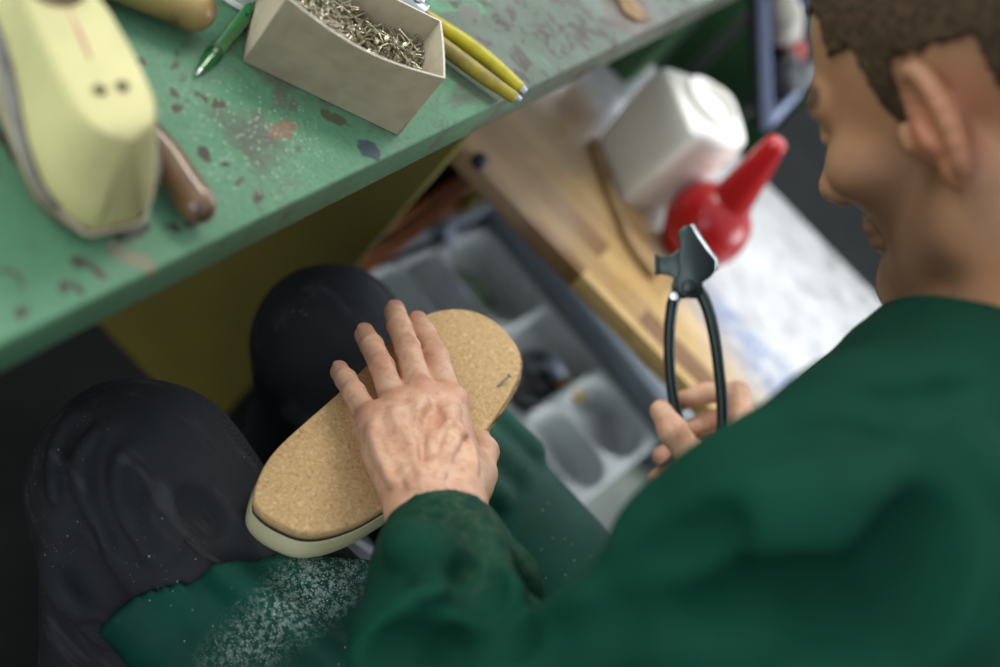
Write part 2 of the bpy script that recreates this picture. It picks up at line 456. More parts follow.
# window glare painted pale into the top colour, away from the left edge
wv = t.math('ADD', t.math('MULTIPLY', t.noise(9, 5, .6, .6), .13), t.math('ADD', sx.outputs[0], t.math('MULTIPLY', sx.outputs[1], -.55)))
glare_mask = t.step(wv, -.08, .03)
pale = t.mix(t.step(t.noise(26, 6, .65), .38, .66), (186, 184, 183), (150, 146, 143))
pale = t.mix(t.math('MULTIPLY', t.step(t.noise(60, 4), .6, .72), .4), pale, (150, 136, 118))
sep = t.n.new('ShaderNodeSeparateColor'); t.link(br.outputs['Color'], sep.inputs[0])
pale = t.mix(t.math('MULTIPLY', t.step(sep.outputs[0], .3, .6), .25), pale, (206, 205, 206))
# bluish block: a glossy reflection painted into the colour
p = Z(742, 362, BZ)-A(.68, -.1, 0); mq = t.n.new('ShaderNodeMapping'); mq.vector_type = 'TEXTURE'; mq.inputs['Location'].default_value = (p[0]+.02, p[1], 0); mq.inputs['Scale'].default_value = (.045, .11, 9)
t.link(t.co, mq.inputs['Vector']); sq = t.n.new('ShaderNodeSeparateXYZ'); t.link(mq.outputs[0], sq.inputs[0])
bx = t.math('MULTIPLY', t.step(t.math('ABSOLUTE', sq.outputs[0]), 1.03, .97), t.step(t.math('ABSOLUTE', sq.outputs[1]), 1.03, .97))
pale = t.mix(t.math('MULTIPLY', bx, t.step(t.noise(45, 4), .3, .6)), pale, (126, 136, 168))
hazep = t.mix(t.math('MULTIPLY', t.step(t.math('ADD', t.math('MULTIPLY', sx.outputs[1], 1.), t.math('MULTIPLY', t.noise(12, 5), .2)), .17, .28), .75), wood, (186, 158, 132))  # hazy window reflection near the bench, painted over the wood colour
fin = t.mix(glare_mask, hazep, pale)
t.col(fin); t.set(rough=t.step(t.noise(18, 5), .3, .7, .22, .42), spec=.5, coat=.2, coatr=.25); t.bump(t.noise(120, 4), .08, .001)
add('board', *box(.443, .922, -.44, .40, BZ-.022, BZ, .0018, 2), t.m, tb, angle=40)
for x in (.47, .895):
    for y in (-.40, .36):
        add('leg', *box(x-.018, x+.018, y-.018, y+.018, 0, BZ-.022, .002), DKW, tb, angle=40)
kb = Z(478, 163, BZ)
add('knob', *xf(lathe([(.006, -.004), (.0085, -.002), (.0085, .006), (.006, .009), (.001, .0095)], 16), (.448, kb[1], BZ)), simple('navy_plastic', (28, 34, 52), .4), tb, angle=50)

# ---- thin wooden strip next to the canister
pts = catmull([Z(602, 142, BZ+.006), Z(612, 172, BZ+.006), Z(628, 215, BZ+.006), Z(642, 246, BZ+.006), Z(664, 276, BZ+.006)], 6)
pts = [p-A(.012, -.006, 0) for p in pts]
st = tag(add('wooden_strip', *fixn(tube(pts, .0065, 8, 1.2, .95)), simple('strip_wood', (184, 150, 106), .55, c2=(136, 106, 74), scale=30)),
         'thin brown wooden strip lying against the foot of the white canister', 'wooden strip')

# ================================================================== WHITE CANISTER
B0 = A(.683, .066, BZ); 
c0, c1, c2_, c3 = A(.656, .078, 0), A(.586, -.002, 0), A(.672, -.060, 0), A(.754, .004, 0)
cc = (c0+c1+c2_+c3)/4
can = thing('canister', 'white plastic canister with a raised round ring on its top', 'canister', tuple(cc+A(0, 0, BZ)))
WP = NT('white_plastic'); WP.col(WP.mix(WP.math('MULTIPLY', WP.step(WP.noise(22, 3), .62, .70), .7), WP.mix(WP.step(WP.noise(8), .3, .7), (240, 237, 230), (232, 227, 216)), (184, 150, 92)))
WP.set(rough=.35, sss=.15); WP.b.inputs['Subsurface Radius'].default_value = (.01, .008, .006)
def rpoly(cs, s, rr, n=6):
    cs = [cc+(c-cc)*s for c in cs]; out = []; m = len(cs)
    for i in range(m):
        p, a, b = cs[i], cs[i-1], cs[(i+1) % m]
        u = (a-p)/np.linalg.norm(a-p); v = (b-p)/np.linalg.norm(b-p); r = rr[i] if hasattr(rr, '__len__') else rr
        q0, q1 = p+u*r, p+v*r
        for k in range(n+1):
            tt = k/n; out.append((1-tt)**2*q0+2*tt*(1-tt)*p+tt*tt*q1)
    return out
cs4 = [c0, c1, c2_, c3]; RR = [.012, .014, .03, .03]
secs = []
for z, s, r in ((0, .86, 1), (.004, .91, 1), (.012, .94, 1), (.05, .985, 1), (.10, 1.01, 1), (.114, .99, 1), (.121, .955, 1), (.1235, .90, 1)):
    secs.append([q+A(0, 0, BZ+z) for q in rpoly(cs4, s, [x*r for x in RR])])
add('body', *fixn(loft(secs)), WP.m, can, angle=35)
rc = A(.678, .008, BZ+.123)
ring = []
for r, z in ((.037, -.001), (.037, .004), (.035, .006), (.031, .006), (.029, .004), (.0285, -.001)): ring.append((r, z))
add('raised_ring', *xf(lathe(ring+[ring[0]], 40, cap=False), tuple(rc)), WP.m, can, angle=40)
add('center_plate', *xf(lathe([(.026, -.001), (.026, .001), (.024, .0016), (.001, .0012)], 36), tuple(rc)), WP.m, can, angle=40)

# ================================================================== RED SQUEEZE BOTTLE
rb_c = Z(708, 224, BZ+.048)
red = thing('squeeze_bottle', 'round red squeeze bottle with a long conical spout', 'bottle', (rb_c[0], rb_c[1], BZ))
RED = NT('red_plastic'); RED.col((176, 22, 26)); RED.set(rough=.28, sss=.08); RED.b.inputs['Subsurface Radius'].default_value = (.01, .002, .002)
pr = [(.022, .0), (.027, .002), (.034, .010)]
for k in range(17):
    a = -.9+2.15*k/16; pr.append((.0475*math.cos(a), .047+.0475*math.sin(a)))
pr += [(.0125, .0935), (.011, .0942)]
add('bulb', *fixn(xf(lathe(pr, 40), (rb_c[0], rb_c[1], BZ))), RED.m, red, angle=60)
tipw = D(779, 140, np.linalg.norm(Z(706, 222, BZ+.05)-CAM)-.055); b0 = A(rb_c[0], rb_c[1], BZ+.076)
dv = tipw-b0; Ln = np.linalg.norm(dv); dv /= Ln
ux = np.cross(dv, A(0, 1, 0)); ux /= np.linalg.norm(ux); uy = np.cross(dv, ux)
npf = [(.0245, -.004), (.0245, .004), (.0235, .012), (.0122, Ln*.93), (.0116, Ln*.965), (.009, Ln*.99), (.004, Ln*1.0), (.0008, Ln*.999)]
add('spout', *fixn(frame(lathe(npf, 32), b0, ux, uy, dv)), RED.m, red, angle=60)

# ================================================================== GREY BIN + CUTLERY TRAY (yawed about -10 deg)
ya = math.radians(-9.5)
bn = thing('plastic_bin', 'low grey plastic bin with a ribbed rim half under the wooden side table', 'bin', (.66, -.23, 0), (0, 0, ya))
GP = simple('grey_plastic', (140, 150, 160), .5, c2=(126, 136, 146), scale=10)
GPD = NT('ribbed_grey'); wv = GPD.wave(75, 0, dirn='Y'); GPD.col((158, 168, 178)); GPD.set(rough=.55)
GFL = simple('bin_floor', (160, 168, 156), .6, c2=(140, 146, 138), scale=14)
def bb(n, b, m, par=bn): 
    V = [tuple(np.array(wmat(bn)) @ np.append(v, 1))[:3] for v in b[0]]
    return add(n, V, b[1], m, par, angle=40)
sd = bb('bottom', box(-.27, .05, -.10, .36, .20, .21, .002), GFL)
bb('side_wall', box(-.28, -.265, -.10, .36, .20, .285, .003), GP)
rw = bb('side_wall', box(.05, .066, -.10, .36, .20, .287, .003), GPD.m)
bb('end_wall', box(-.28, .066, .352, .365, .20, .285, .003), GP)
bb('end_wall', box(-.28, .066, -.112, -.10, .20, .235, .003), GP)
bb('rim', box(.064, .135, -.112, .365, .280, .290, .003), simple('pale_blue_plastic', (214, 224, 234), .45))
for k in range(46):
    y = -.095+k*.0098
    rb = bb('rib', box(.0455, .0505, y, y+.005, .214, .286, .0012, 1), GPD.m, rw)
ts = SDF(axis([(-.265, .05, .0026)]), axis([(-.03, .36, .0026)]), axis([(.205, .262, .0026)]))
def rbox(x0, x1, y0, y1, z0, z1, r, k, mode):
    X, Y, W = ts.x[:, None, None], ts.y[None, :, None], ts.z[None, None, :]
    qx = np.abs(X-(x0+x1)/2)-((x1-x0)/2-r); qy = np.abs(Y-(y0+y1)/2)-((y1-y0)/2-r)
    d2 = np.sqrt(np.maximum(qx, 0)**2+np.maximum(qy, 0)**2)+np.minimum(np.maximum(qx, qy), 0)-r
    dz = np.abs(W-(z0+z1)/2)-(z1-z0)/2
    d = np.maximum(d2, dz)
    ts.put(tuple(slice(0, len(a)) for a in (ts.x, ts.y, ts.z)), d, k, mode)
rbox(-.255, .042, -.015, .345, .211, .254, .012, 0, 'u')
for (x0, x1, y0, y1, r) in ((-.248, -.165, -.006, .20, .04), (-.158, -.082, -.006, .10, .037), (-.075, .034, -.006, .10, .050), (-.158, .034, .108, .205, .006),
                            (-.248, -.165, .212, .338, .012), (-.158, -.09, .212, .338, .012), (-.082, .034, .212, .338, .04)):
    rbox(x0, x1, y0, y1, .2155, .30, r, .004, 's')
V, Q = ts.mesh(1)
tray = thing('cutlery_tray', 'pale plastic compartment tray lying inside the grey bin', 'tray', (.66, -.23, .21), (0, 0, ya))
Vw = np.c_[V, np.ones(len(V))] @ np.array(wmat(bn)).T
add('tray_body', Vw[:, :3], Q, simple('pale_tray', (222, 226, 226), .45, c2=(206, 210, 210), scale=16), tray)
# loose things in the tray
BK = simple('black_plastic', (22, 24, 30), .35)
sci = thing('scissors', 'scissors with black ring handles lying in the pale tray', 'scissors', tuple(Z(548, 380, .222)))
def ringpts(px, py, rx, ry, ang, z):
    o = []
    for k in range(20):
        a = 2*PI*k/20; x = rx*math.cos(a); y = ry*math.sin(a)
        o.append(Z(px+x*math.cos(ang)-y*math.sin(ang), py+x*math.sin(ang)+y*math.cos(ang), z))
    return o
for (a, b) in (((535, 366, 15, 12, .2), .226), ((530, 398, 17, 10, .25), .2255)):
    h = add('handle', *fixn(tube(ringpts(*a, b), .0055, 10, closed=True)), BK, sci)
    q0 = Z(549, 372, .226) if a[1] < 380 else Z(545, 394, .2255)
    add('shank', *fixn(tube([q0, Z(556, 384, .226), Z(566, 392, .2255)], [.006, .0055, .004], 10)), BK, h)
STEEL = simple('brushed_steel', (176, 180, 182), .28, .9)
add('blade', *fixn(tube([Z(562, 389, .2245), Z(590, 405, .224), Z(622, 424, .2235)], [.007, .006, .001], 8, 1, .22)), STEEL, sci)
kn = thing('wooden_handled_brush', 'small tool with an ochre wooden handle and lavender collar beside the scissors', 'brush', tuple(Z(565, 388, .225)))
add('handle', *fixn(tube(catmull([Z(560, 379, .236), Z(566, 388, .236), Z(576, 394, .235), Z(584, 400, .234)], 4), [.008, .009, .0095, .0095, .0095, .009, .0085, .008, .0075, .007, .006, .005, .003], 14)), YLW, kn)
add('collar', *fixn(tube([Z(549, 360, .237), Z(555, 369, .237), Z(561, 379, .237)], [.0085, .0095, .0085], 14)), LAV, kn)
pl = Z(455, 238, .29)
tag(add('paper_strip', *fixn(tube(catmull([YP(447, 225, .12), YP(455, 245, .11), YP(459, 268, .095), Z(452, 292, .262)], 5), .012, 10, .16, 1., up=(1, .2, 0))), simple('strip_paper', (170, 176, 198), .5)),
    'curled pale lavender strip hanging down over the far end of the tray', 'strip')
tag(add('cloth_scrap', *fixn(frame(prism([(-.028, -.03), (.02, -.036), (.034, .01), (.012, .034), (-.03, .024)], 0, .004, .0015), Z(470, 292, .224), (1, 0, 0), (0, 1, 0), (0, 0, 1))), simple('sage_cloth', (108, 128, 106), .8, bump=.3)),
    'sage green scrap of material in a far compartment of the tray', 'scrap')

# ================================================================== LEANING CRATE of odds and ends at the far right
P0 = D(763, 127, 1.72); P2 = P0+A(.36, 0, 0)
r_ = ray(757, -10); k_ = (P0[0]-CAM[0])/r_[0]; P1 = CAM+r_*k_
ex = A(1, 0, 0); ey = (P1-P0); ly = np.linalg.norm(ey); ey /= ly; ez = np.cross(ex, ey)
from mathutils import Matrix as _M
cr = thing('tilted_crate', 'tilted grey blue metal edged crate holding dark odds and ends', 'crate', tuple(P0))
cr.rotation_euler = _M(np.stack([ex, ey, ez], 1).tolist()).to_euler()
RIM = simple('blue_grey_steel', (122, 132, 164), .4, .3)
DKI = simple('crate_inside', (26, 26, 28), .7)
W_, L_, DP = .36, ly+.02, .012
add('back', *box(0, W_, 0, L_, -DP, -DP+.005, .001), DKI, cr, world=False, angle=40)
add('side_wall', *box(0, .008, 0, L_, -DP, 0, .001), DKI, cr, world=False, angle=40); add('side_wall', *box(W_-.008, W_, 0, L_, -DP, 0, .001), DKI, cr, world=False, angle=40)
add('front_wall', *box(0, W_, 0, .008, -DP, 0, .001), DKI, cr, world=False, angle=40); add('rear_wall', *box(0, W_, L_-.008, L_, -DP, 0, .001), DKI, cr, world=False, angle=40)
add('rim', *fixn(tube([(.004, .004, .003), (W_-.004, .004, .003), (W_-.004, L_-.004, .003), (.004, L_-.004, .003)], .010, 8, closed=True, up=(0, 0, 1))), RIM, cr, world=False, angle=40)
CM = np.array(wmat(cr))
for x, ys_ in ((.20, (.03,)), (W_-.02, (.03, L_-.03))):
    for y in ys_:
        q = (CM @ np.array([x, y, -DP, 1]))[:3]; add('leg', *fixn(tube([(q[0], q[1], 0), tuple(q)], .009, 8)), DKI, cr)
def inc(vf): return [tuple((CM @ np.append(v, 1))[:3]) for v in vf[0]], vf[1]
cm = [simple('junk_'+n, c, .5, c2=c2, scale=25) for n, c, c2 in (('white', (190, 184, 172), (150, 146, 138)), ('red', (150, 40, 28), (110, 26, 22)), ('dark', (34, 36, 42), (24, 24, 28)), ('blue', (34, 40, 84), (28, 30, 60)), ('grey', (96, 100, 106), (70, 72, 78)))]
junk = [('rag', 'crumpled off-white rag in the crate', 'rag', 0, (.042, .128, -.055), (.024, .036, .03)), ('red_rag', 'red rag deep in the crate', 'rag', 1, (.088, .075, -.062), (.036, .022, .022)),
        ('cable_coil', 'dark crumpled bundle at the low corner of the crate', 'bundle', 2, (.040, .055, -.062), (.022, .030, .03)), ('grey_rag', 'grey crumpled cloth along the low edge of the crate', 'cloth', 4, (.13, .032, -.062), (.06, .018, .03)),
        ('blue_pouch', 'dark blue pouch high up in the crate', 'pouch', 3, (.115, .152, -.055), (.036, .028, .032)), ('black_pouch', 'black pouch in the middle of the crate', 'pouch', 2, (.175, .10, -.060), (.045, .036, .03)), ('pale_cloth', 'pale folded cloth at the top of the crate', 'cloth', 4, (.19, .155, -.055), (.036, .026, .03))]
for nm, lb, ct, mi, c, r in junk:
    g = SDF(*(axis([(c[i]-r[i]-.012, c[i]+r[i]+.012, .005)]) for i in range(3)))
    g.ell(c, r, k=0)
    X, Y, W = g.x[:, None, None], g.y[None, :, None], g.z[None, None, :]
    g.F = g.F+(.007*wob(X, Y, W, 70, int(c[1]*1000))).astype(np.float32)
    V, Q = g.mesh(1); V[:, 2] = np.maximum((V[:, 2]+.0915)*.8-.0058, -.0058)
    Vw = np.c_[V, np.ones(len(V))] @ CM.T
    tag(add(nm, Vw[:, :3], Q, cm[mi]), lb, ct)

# ================================================================== PALE BUCKET between the legs
bq = Z(352, 540, .27)
bk = thing('bucket', 'pale grey plastic bucket on the floor between the knees under the shoe', 'bucket', (bq[0]+.075, bq[1]+.015, 0))
add('body', *fixn(lathe([(.078, 0), (.082, .003), (.098, .29), (.101, .292), (.101, .298), (.097, .299), (.094, .292), (.08, .01), (.001, .008)], 40)), simple('pale_bucket', (190, 194, 202), .45), bk, world=False, angle=40)
add('bail', *fixn(tube([(.10*math.cos(a), .10*math.sin(a)*.3-.09*math.sin(a), .285-.06*math.sin(a)) for a in np.linspace(0, PI, 20)], .002, 8)), STEEL, bk, world=False)
# ================================================================== THINGS ON THE BENCH
# ---- nail box
bx0, bx1 = Z(243, 62, ZB), Z(398, 136, ZB)
bu = bx1-bx0; BL = np.linalg.norm(bu); bu /= BL; bv = A(-bu[1], bu[0], 0); BD, BH = .060, .055
nb = thing('nail_box', 'open cardboard box filled with short steel nails', 'box', tuple(bx0)); nb.rotation_euler = (0, 0, math.atan2(bu[1], bu[0]))
CARD = NT('grey_card'); CARD.col(CARD.mix(CARD.step(CARD.noise(60, 4), .35, .7), (172, 160, 136), (160, 148, 124))); CARD.set(rough=.8, spec=.25); CARD.bump(CARD.noise(500, 3), .1, .0006)
CEDGE = simple('card_edge', (206, 200, 184), .8)
th = .0014; NB = np.array(wmat(nb))
def panel(p0, p1, sag, flare=0, nrm=(0, -1)):
    V, F = [], []; n = 16
    for side in (0, 1):
        for i in range(n+1):
            s = i/n; x = p0[0]+(p1[0]-p0[0])*s; y = p0[1]+(p1[1]-p0[1])*s
            x -= nrm[0]*th*side; y -= nrm[1]*th*side
            h = BH-sag*math.sin(PI*s); o = flare*math.sin(PI*s)
            for j in range(5):
                q = j/4; V.append((x+nrm[0]*o*q*q, y+nrm[1]*o*q*q, .0006+h*q))
    def ix(sd, i, j): return sd*(n+1)*5+i*5+j
    for i in range(n):
        for j in range(4):
            F.append((ix(0, i, j), ix(0, i+1, j), ix(0, i+1, j+1), ix(0, i, j+1))); F.append((ix(1, i, j), ix(1, i, j+1), ix(1, i+1, j+1), ix(1, i+1, j)))
        F.append((ix(0, i, 4), ix(0, i+1, 4), ix(1, i+1, 4), ix(1, i, 4))); F.append((ix(0, i, 0), ix(1, i, 0), ix(1, i+1, 0), ix(0, i+1, 0)))
    for i in (0, n):
        for j in range(4): F.append((ix(0, i, j), ix(0, i, j+1), ix(1, i, j+1), ix(1, i, j)))
    return fixn((V, F))
def pan(p0, p1, sag, fl, nr):
    vf = panel(p0, p1, sag, fl, nr)
    fi = [1 if all(vf[0][k][2] > BH*.90 for k in f) and len({round(vf[0][k][2], 2) for k in f}) <= 2 and max(vf[0][k][2] for k in f)-min(vf[0][k][2] for k in f) < .0012 else 0 for f in vf[1]]
    return add('panel', *vf, None, nb, world=False, angle=35, mats=[CARD.m, CEDGE], midx=fi)
pan((0, 0), (BL, 0), .006, .004, (0, -1)); pan((BL, BD), (0, BD), .002, .001, (0, 1))
pan((BL, 0), (BL, BD), 0, .001, (1, 0)); pan((0, BD), (0, 0), 0, .001, (-1, 0))
add('bottom', *box(.001, BL-.001, .001, BD-.001, .0004, .0018, 0), CARD.m, nb, world=False, smooth=False)
NS = simple('nail_steel', (206, 196, 170), .3, .9, c2=(160, 150, 128), scale=300)
def nailvf(L=.020, r=.00066): 
    a = lathe([(.0001, 0), (r, .002), (r, L-.0008), (.0016, L-.0006), (.0017, L), (.0002, L+.0002)], 7)
    return a
nv = nailvf(); nv = ([(v[0], v[1], v[2]-.010) for v in nv[0]], nv[1])
def hp(x, y): return .034+.005*math.sin(x*55+.4)+.004*math.cos(y*80+x*20)
def rmat():
    az = random.uniform(0, 2*PI); el = random.gauss(0, .35)
    d = Vector((math.cos(az)*math.cos(el), math.sin(az)*math.cos(el), math.sin(el)))
    return d.to_track_quat('Z', 'Y').to_matrix().to_4x4()
def npos(dz):
    while 1:
        x = random.uniform(.009, BL-.009); y = random.uniform(.008, BD-.008); m = rmat(); d = m @ Vector((0, 0, .0098)) - Vector((0, 0, 0))
        if .0025 < x-abs(d.x) and x+abs(d.x) < BL-.0025 and .0025 < y-abs(d.y) and y+abs(d.y) < BD-.0025: break
    return Matrix(NB.tolist()) @ Matrix.Translation((x, y, hp(x, y)+dz)) @ m
nm0 = add('nail', *nv, NS, angle=50)
NG = 'loose nails in the cardboard box'
for i in range(300):
    o = nm0 if i == 0 else nm0.copy()
    if i: COL.objects.link(o)
    o.matrix_basis = npos(random.uniform(-.001, .004))
    tag(o, 'short steel nail lying loose in the heap in the open cardboard box', 'nail', NG)
VV, FF = [], []
for i in range(1500):
    m = npos(random.uniform(-.012, .0)); b = len(VV)
    VV += [tuple(m @ Vector(v)) for v in nv[0]]; FF += [tuple(k+b for k in f) for f in nv[1]]
gx, gy = 24, 14
hb = len(VV)
for i in range(gx+1):
    for j in range(gy+1):
        x = .002+(BL-.004)*i/gx; y = .002+(BD-.004)*j/gy; VV.append(tuple((NB @ np.array([x, y, hp(x, y)-.010, 1]))[:3]))
for i in range(gx):
    for j in range(gy): FF.append((hb+i*(gy+1)+j, hb+(i+1)*(gy+1)+j, hb+(i+1)*(gy+1)+j+1, hb+i*(gy+1)+j+1))
tag(add('nails', VV, FF, NS, angle=50), 'dense heap of steel nails filling the cardboard box below the top layer', 'nails', kind='stuff')

# ---- pliers with yellow handles
pl0 = Z(470, 52, ZB)
pl = thing('pliers', 'pliers with yellow coated handles lying behind the nail box', 'pliers', tuple(pl0))
YEL = simple('yellow_grip', (178, 164, 22), .35, c2=(150, 138, 26), scale=40); YEL2 = simple('worn_yellow_grip', (158, 140, 40), .42, c2=(128, 108, 44), scale=60)
za = ZB+.0100
hA = catmull([Z(424, 14, za), Z(440, 26, za), Z(470, 46, za), Z(500, 70, za), Z(521, 89, za)], 6)
hB = catmull([Z(420, 20, za), Z(432, 37, za), Z(460, 59, za), Z(491, 82, za), Z(515, 98, za)], 6)
def rr(n): return [.0048+.0013*math.sin(PI*min(1, i/n*1.1)) for i in range(n)]
for hpn, mm in ((hA, YEL), (hB, YEL2)):
    h = add('handle', *fixn(tube(hpn, rr(len(hpn)-1)+[.0045], 14, 1.05, .95)), mm, pl)
    e = np.asarray(hpn[-1]); dd = e-np.asarray(hpn[-3]); dd /= np.linalg.norm(dd)
    add('handle_end', *fixn(tube([e-dd*.001, e+dd*.004], [.004, .0032], 12)), simple('handle_end_steel', (180, 186, 200), .3, .6), h, angle=40)
jw = [Z(424, 14, za)+A(0, 0, 0), Z(414, 6, za), Z(402, -6, za), Z(388, -18, za), Z(372, -32, za)]
add('jaw', *fixn(tube(catmull(jw, 5), [.0095]*6+[.010]*5+[.0085]*5+[.006, .0055, .005, .0045, .003], 12, 1.2, .75)), STEEL, pl)
add('pivot', *xf(lathe([(.006, 0), (.006, .001), (.004, .002), (.001, .0022)], 16), tuple(Z(412, 4, za)+A(0, 0, .0068))), STEEL, pl, angle=40)

# ---- green pen
zp = ZB+.0052
pa, pb = Z(196, 75, zp-.002), Z(275, -18, zp)
pen = thing('ballpoint_pen', 'translucent green ballpoint pen pointing at the viewer', 'pen', tuple(Z(225, 45, ZB)))
dv = pb-pa; LL = np.linalg.norm(dv); dv /= LL; px_ = np.cross(dv, A(0, 0, 1)); px_ /= np.linalg.norm(px_); py_ = np.cross(px_, dv)
GRP = NT('green_pen_plastic'); GRP.col((6, 96, 36)); GRP.set(rough=.15, coat=.5); 
add('barrel', *fixn(frame(lathe([(.0022, .006), (.0032, .012), (.0044, .022), (.0050, .03), (.0050, .034), (.0046, .036), (.0048, .06), (.005, .10), (.0046, LL), (.001, LL+.001)], 20), pa, px_, py_, dv)), GRP.m, pen, angle=50)
add('tip', *fixn(frame(lathe([(.0004, 0), (.0009, .001), (.0011, .003), (.0021, .0062), (.0021, .008)], 14), pa, px_, py_, dv)), STEEL, pen, angle=50)
add('grip', *fixn(frame(lathe([(.0046, .0225), (.0053, .025), (.0053, .029), (.0048, .031)], 20), pa, px_, py_, dv)), simple('dark_green_grip', (6, 66, 26), .3), pen, angle=50)
add('clip', *fixn(frame(box(-.0016, .0016, .0052, .0064, .075, .112, .0005), pa, px_, py_, dv)), GRP.m, pen, angle=50)

# ---- thick wooden tool handle at the top edge
WH = NT('stained_handle_wood'); WH.col(WH.mix(WH.step(WH.noise(40, 5, .65, .5), .5, .68), WH.mix(WH.step(WH.noise(14, 3), .35, .65), (186, 158, 96), (156, 122, 72)), (72, 54, 38))); WH.set(rough=.4, coat=.15); WH.bump(WH.noise(160, 4), .2, .001)
zh = ZB+.017
def nose(path, R, L, tail=.8):
    s = 0; o = []; tot = sum(np.linalg.norm(np.asarray(path[i])-np.asarray(path[i-1])) for i in range(1, len(path)))
    for i, p in enumerate(path):
        if i: s += np.linalg.norm(np.asarray(p)-np.asarray(path[i-1]))
        o.append(R*max(.04, math.sqrt(max(0, 1-(1-min(1, s/L))**2)))*(1-(1-tail)*s/tot))
    return o
def dense(P, n=60):
    P = [np.asarray(p) for p in catmull(P, 20)]; d = [0]
    for i in range(1, len(P)): d.append(d[-1]+np.linalg.norm(P[i]-P[i-1]))
    t = np.array([0, .0006, .0018, .0035, .006]+list(np.linspace(.009, d[-1], n)))
    return [A(*(np.interp(x, d, [p[k] for p in P]) for k in range(3))) for x in t]
hp_ = dense([Z(215, 20, zh), Z(204, 14, zh), Z(170, -2, zh), Z(130, -18, zh), Z(80, -40, zh), Z(40, -60, zh)])
hr = nose(hp_, .0140, .016, .95)
mal = thing('wooden_handle_tool', 'stout light wooden tool handle lying between the pale shoe last and the green pen', 'tool', tuple(Z(150, 0, ZB)))
add('handle', *fixn(tube(hp_, hr, 24)), WH.m, mal)
e = np.asarray(hp_[-1]); dd = e-np.asarray(hp_[-4]); dd /= np.linalg.norm(dd)
add('ferrule', *fixn(tube([e-dd*.004, e+dd*.018], [.0136, .0125], 20)), STEEL, mal, angle=40)
add('blade', *fixn(tube([e+dd*.016, e+dd*.06, e+dd*.10], [.008, .009, .004], 12, 1, .3)), STEEL, mal, angle=40)

# ---- dark brown handle lying under the shoe last
zk = ZB+.0125
BH_ = NT('brown_handle'); BH_.col(BH_.mix(BH_.step(BH_.noise(45, 4), .5, .66), BH_.mix(BH_.step(BH_.noise(16), .35, .65), (128, 96, 66), (96, 70, 50)), (44, 40, 42))); BH_.set(rough=.28, coat=.4)
kp = dense([Z(207, 221, zk), Z(196, 203, zk), Z(182, 182, zk), Z(168, 160, zk), Z(150, 138, zk), Z(130, 112, zk), Z(112, 92, zk)])
kr = nose(kp, .0108, .014, .75)
awl = thing('brown_handle_tool', 'dark varnished wooden tool handle poking out beside the shoe last', 'tool', tuple(Z(185, 190, ZB)))
add('handle', *fixn(tube(kp, kr, 20)), BH_.m, awl)
e = np.asarray(kp[-1]); dd = e-np.asarray(kp[-4]); dd /= np.linalg.norm(dd)
add('ferrule', *fixn(tube([e-dd*.003, e+dd*.012], [.0083, .0072], 16)), STEEL, awl, angle=40)

# ---- leather scrap, white cup, white beaker
lsP = [Z(x, y, ZB)-Z(630, 10, ZB) for x, y in ((608, -6), (618, 2), (624, 14), (636, 22), (648, 20), (640, 10), (632, 2), (628, -10), (616, -14))]
tag(add('leather_scrap', *fixn(frame(prism([(p[0], p[1]) for p in lsP], .0003, .003, .0008), Z(630, 10, ZB), (1, 0, 0), (0, 1, 0), (0, 0, 1))), simple('tan_leather', (150, 120, 84), .7, c2=(120, 92, 62), scale=40, bump=.3), angle=40),
    'curved tan leather scrap on the worn far end of the bench', 'scrap')
CUP = simple('cup_white', (222, 222, 218), .4)
def cup(q, nm, lb, s=1.0):
    c = thing(nm, lb, 'cup', tuple(q))
    add('cup_body', *fixn(lathe([(.024*s, 0), (.026*s, .001), (.032*s, .07), (.033*s, .0705), (.0332*s, .072), (.0318*s, .0725), (.03*s, .066), (.0245*s, .004), (.001, .003)], 36)), CUP, c, world=False, angle=40)
    add('foot_ring', *fixn(lathe([(.021*s, -.0001), (.0275*s, .0), (.0285*s, .002), (.0275*s, .004), (.0255*s, .0045), (.021*s, .002)], 36)), CUP, c, world=False, angle=40)
q = Z(237, 10, ZB); cup(q+A(.022, .016, .0), 'white_cup', 'white cup standing between the pen and the nail box', 1.0)

# ---- big shoe last leaning on the brown handle
al = math.radians(24)
lo = Z(88, 226, ZB+.001)
sl = thing('shoe_last', 'pale yellow shoe last with a half pulled leather upper, leaning heel forward on the bench', 'shoe last')
ax_v = A(.10, .995, 0); ax_v /= np.linalg.norm(ax_v)
rh = np.cross(ax_v, A(0, 0, 1)); rh /= np.linalg.norm(rh)
ax_v = A(.37, .929, 0); upv = A(-.25, .10, .963); upv /= np.linalg.norm(upv); rgt = np.cross(ax_v, upv)
HW = .0325
SLS = .84; org = Z(112, 228, ZB+.001+HW*SLS*rgt[2])
sl.matrix_basis = Matrix([[rgt[i]*SLS, ax_v[i]*SLS, upv[i]*SLS, org[i]] for i in range(3)]+[[0, 0, 0, 1]])
def pf(x, xs, ys): return float(np.interp(x, xs, ys))
VS = [0, .001, .003, .006, .010, .015, .021, .028, .036, .046, .058, .072, .088, .104, .120, .138, .156, .175, .195, .215, .232, .247, .258, .266, .271, .274, .2755]
def sm(x, xs, ys):
    # smooth (pchip-like) interpolation by averaging
    return sum(pf(x+d, xs, ys) for d in (-.006, -.003, 0, .003, .006))/5 if .012 < x < .255 else pf(x, xs, ys)
hwX = ([0, .001, .003, .006, .010, .015, .021, .028, .045, .09, .13, .175, .205, .235, .258, .268, .274, .2755], [.012, .0145, .0175, .0205, .0235, .0265, .0292, .031, .0325, .030, .034, .044, .0455, .040, .028, .018, .008, .003])
toX = ([0, .002, .006, .012, .02, .06, .09, .11, .14, .18, .22, .255, .274, .2755], [.002, .008, .0145, .0195, .0225, .024, .0225, .020, .018, .026, .030, .02, .005, .002])
